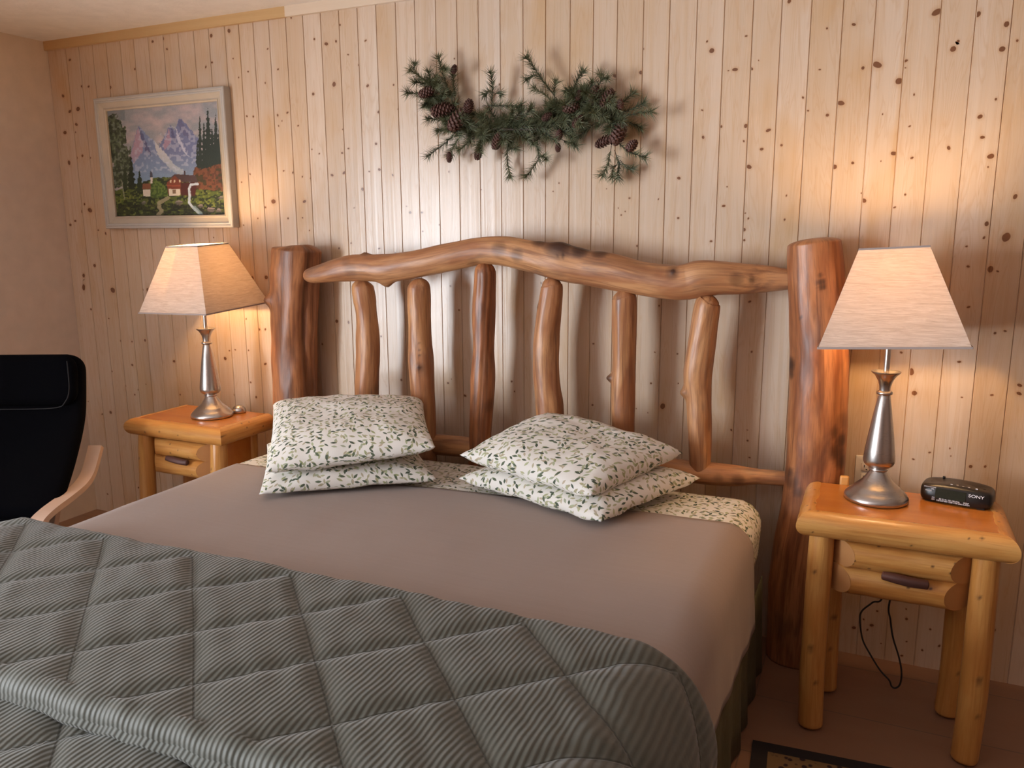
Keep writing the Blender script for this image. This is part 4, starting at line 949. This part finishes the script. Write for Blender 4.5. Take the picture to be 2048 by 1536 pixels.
# ------------------------------------------------------------------ pine garland
gt = thing('pine_garland', 'artificial pine garland with brown cones hanging above the headboard', 'garland', (-1.24, 0, 1.92))
def gp(zx, zy, y): return np.array(atY(760 + zx / 3.413, 80 + zy / 3.413, y))
SPINE = [(330,300,.05),(430,470,.05),(520,560,.07),(700,600,.07),(900,610,.08),(1100,600,.08),(1250,520,.07),(1330,430,.06),(1450,400,.06),(1540,480,.06),(1600,580,.07),(1640,690,.06)]
STEMS = [[(430,430),(330,300),(210,205)],[(500,440),(450,300),(400,120)],[(510,430),(505,330),(500,240)],[(430,400),(300,370),(185,360)],[(560,520),(440,500),(370,480)],[(480,560),(400,540),(330,540)],[(520,600),(450,610),(400,620)],[(530,620),(450,700),(330,790)],[(560,640),(520,700),(480,780)],[(640,640),(600,700),(540,750)],[(700,640),(690,700),(680,750)],
 [(760,480),(768,340),(755,225)],[(700,450),(830,450),(960,450)],[(880,660),(868,800),(890,930)],[(1050,680),(1085,800),(1000,930)],[(1080,810),(1110,790),(1135,810)],[(1210,410),(1100,260),(1000,120)],[(1100,260),(1050,240),(1000,270)],[(1180,430),(1120,370),(1055,330)],[(1190,420),(1190,350),(1200,290)],[(1300,410),(1340,290),(1385,215)],[(1330,330),(1300,340),(1270,350)],[(1400,380),(1430,330),(1450,290)],
 [(1480,340),(1515,270),(1550,260)],[(1500,300),(1510,260),(1505,240)],[(1560,470),(1650,430),(1730,360)],[(1600,520),(1720,470),(1800,430)],[(1650,520),(1760,500),(1850,490)],[(1650,560),(1720,570),(1780,600)],[(1600,680),(1700,760),(1810,800)],[(1580,720),(1560,830),(1520,920)],[(1600,750),(1630,850),(1620,940)],[(1640,820),(1680,870),(1720,880)],[(1480,560),(1400,620),(1320,700)],[(1240,680),(1290,700),(1340,720)],[(1280,440),(1330,400),(1340,350)],
 [(780,360),(740,350),(715,370)],[(780,370),(810,360),(825,370)],[(400,200),(430,190),(450,200)],[(250,230),(230,190),(235,170)],[(870,760),(900,740),(930,740)],[(1630,850),(1590,870),(1590,930)]]
for _ in range(220):
    s = random.random() ** 1 * 10.5; i = min(int(s), 10); a_ = SPINE[i]; b_ = SPINE[i + 1]; q = s - i
    x_ = a_[0] + (b_[0] - a_[0]) * q; y_ = a_[1] + (b_[1] - a_[1]) * q
    dense = 700 < x_ < 1330
    L_ = random.uniform(70, 150) * (1.15 if dense else .7); an = random.uniform(0, 2 * math.pi)
    ex, ey = x_ + L_ * math.cos(an), y_ + L_ * .95 * math.sin(an)
    if dense: ex = x_ + (ex - x_) * 1.1; ey = min(max(ey, 440), 720)
    STEMS.append([(x_, y_), ((x_ + ex) / 2 + random.uniform(-20, 20), (y_ + ey) / 2 + random.uniform(-20, 20)), (ex, ey)])
NV = []; NF = []; NS = []; SV = []
def needle(p, d, L_, shade):
    p = np.array(p, float); p[1] = min(p[1], -.004)
    d = d / np.linalg.norm(d); a_ = np.cross(d, (0.3, .8, .5)); a_ /= np.linalg.norm(a_) + 1e-9; b_ = np.cross(d, a_); w_ = .00115; o = len(NV)
    for k in range(3):
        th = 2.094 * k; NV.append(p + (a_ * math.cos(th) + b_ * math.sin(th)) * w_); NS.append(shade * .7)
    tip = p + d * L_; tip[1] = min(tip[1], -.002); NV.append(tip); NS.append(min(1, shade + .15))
    NF.extend([(o, o + 1, o + 3), (o + 1, o + 2, o + 3), (o + 2, o, o + 3)])
ctr = np.array((-1.24, 0, 1.92)); stem_paths = []
for st in STEMS:
    y0 = random.uniform(.04, .075); y1 = random.uniform(.025, .11)
    pts = [gp(zx, zy, -(y0 + (y1 - y0) * i / 2)) for i, (zx, zy) in enumerate(st)]
    Pp = spline(pts, 14); stem_paths.append(Pp)
    T = np.gradient(Pp, axis=0); L_ = np.linalg.norm(np.diff(Pp, axis=0), axis=1).sum(); n = int(L_ / .00125) + 26; shade = random.uniform(.15, .8)
    for k in range(n):
        s = (k / n) ** .8 * 12.99; i = int(s); p = Pp[i] + (Pp[i + 1] - Pp[i]) * (s - i)
        if k / n < .12: continue
        t_ = T[i] / np.linalg.norm(T[i]); rnd = rng.normal(size=3); rnd -= t_ * rnd.dot(t_); rnd /= np.linalg.norm(rnd)
        sp_ = random.uniform(.5, 1.9); d_ = t_ * 1.0 + rnd * sp_ * (.7 + .5 * (k / n))
        ln = random.uniform(.026, .042) + .010 * (k / n) ** 3
        e_ = p + d_ / np.linalg.norm(d_) * ln
        if e_[1] > -.003: d_[1] = -abs(d_[1])
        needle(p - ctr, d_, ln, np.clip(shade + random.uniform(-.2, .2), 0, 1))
for Pp in stem_paths:
    t_ = Pp[-1] - Pp[-3]; t_ /= np.linalg.norm(t_) + 1e-9
    for k in range(20):
        rnd = rng.normal(size=3); d_ = t_ * .8 + rnd / np.linalg.norm(rnd) * .9
        if Pp[-1][1] + .04 * d_[1] > -.004: d_[1] = -abs(d_[1]) * .5
        needle(Pp[-1] - ctr, d_, random.uniform(.022, .040), random.uniform(.3, 1))
SPW = [gp(a_, b_, -c_) for a_, b_, c_ in SPINE]
bmv = []; bmf = []
def addtube(path, r, n=6, ns=14):
    me = tube(path, r, n, ns); o = len(bmv)
    bmv.extend([tuple(v.co) for v in me.vertices]); bmf.extend([tuple(o + q for q in pl_.vertices) for pl_ in me.polygons]); bpy.data.meshes.remove(me)
addtube([tuple(q - ctr) for q in SPW], .0035, 8, 70)
for Pp in stem_paths: addtube([tuple(q - ctr) for q in Pp[::3]], .0013, 5, 10)
obj('stem', mesh('stem', bmv, bmf), M_STEM, gt)
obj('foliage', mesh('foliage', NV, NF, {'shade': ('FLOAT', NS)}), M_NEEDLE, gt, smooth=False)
def cone_mesh(L_, r, seed):
    bm = bmesh.new(); bmesh.ops.create_uvsphere(bm, u_segments=14, v_segments=10, radius=1)
    bmesh.ops.transform(bm, matrix=Matrix.Diagonal((r * .72, r * .72, L_ * .46, 1)), verts=bm.verts)
    n = 70
    for k in range(n):
        t_ = (k + .5) / n; z_ = -L_ / 2 + L_ * t_; rad = r * math.sin(math.pi * min(.98, .12 + .86 * t_)) ** .7; a_ = k * 2.39996 + seed
        M = Matrix.Translation((0, 0, z_)) @ Matrix.Rotation(a_, 4, 'Z') @ Matrix.Translation((rad * .78, 0, 0)) @ Matrix.Rotation(-.65, 4, 'Y') @ Matrix.Diagonal((r * .34, r * .30, r * .07, 1))
        q = bmesh.ops.create_uvsphere(bm, u_segments=6, v_segments=4, radius=1); bmesh.ops.transform(bm, matrix=M, verts=q['verts'])
    return bm
CONES = [(505,200,23,1.2,20),(605,452,36,1.2,20),(535,545,58,1.5,40),(430,478,52,1.5,80),(325,355,38,1.6,70),(1470,385,44,1.3,0),(1552,405,46,1.3,30),(1305,460,40,1.3,80),(1355,380,26,1.2,10),(1222,650,24,1.4,10),(1215,735,20,1.3,0),(1535,690,34,1.9,65),(1625,640,50,1.4,30),(1718,722,32,1.3,50),(472,800,22,1.5,0),(672,770,30,1.5,10),(800,690,36,1.5,20),(1140,525,26,1.3,60),(1350,555,30,1.4,40),(1640,440,24,1.3,0),(418,268,10,1.2,0)]
for i, (zx, zy, r, asp, an) in enumerate(CONES):
    R_ = r / 3.413 * 3.2 / FPX * 1.0; p = gp(zx, zy, -max(.085, R_ * 2.6))
    o = obj('pine_cone', cone_mesh(R_ * 2 * asp, R_, i), M_CONE, gt); o.location = Vector(p - ctr); o.rotation_euler = (random.uniform(-.4, .4), math.radians(an), random.uniform(0, 1))
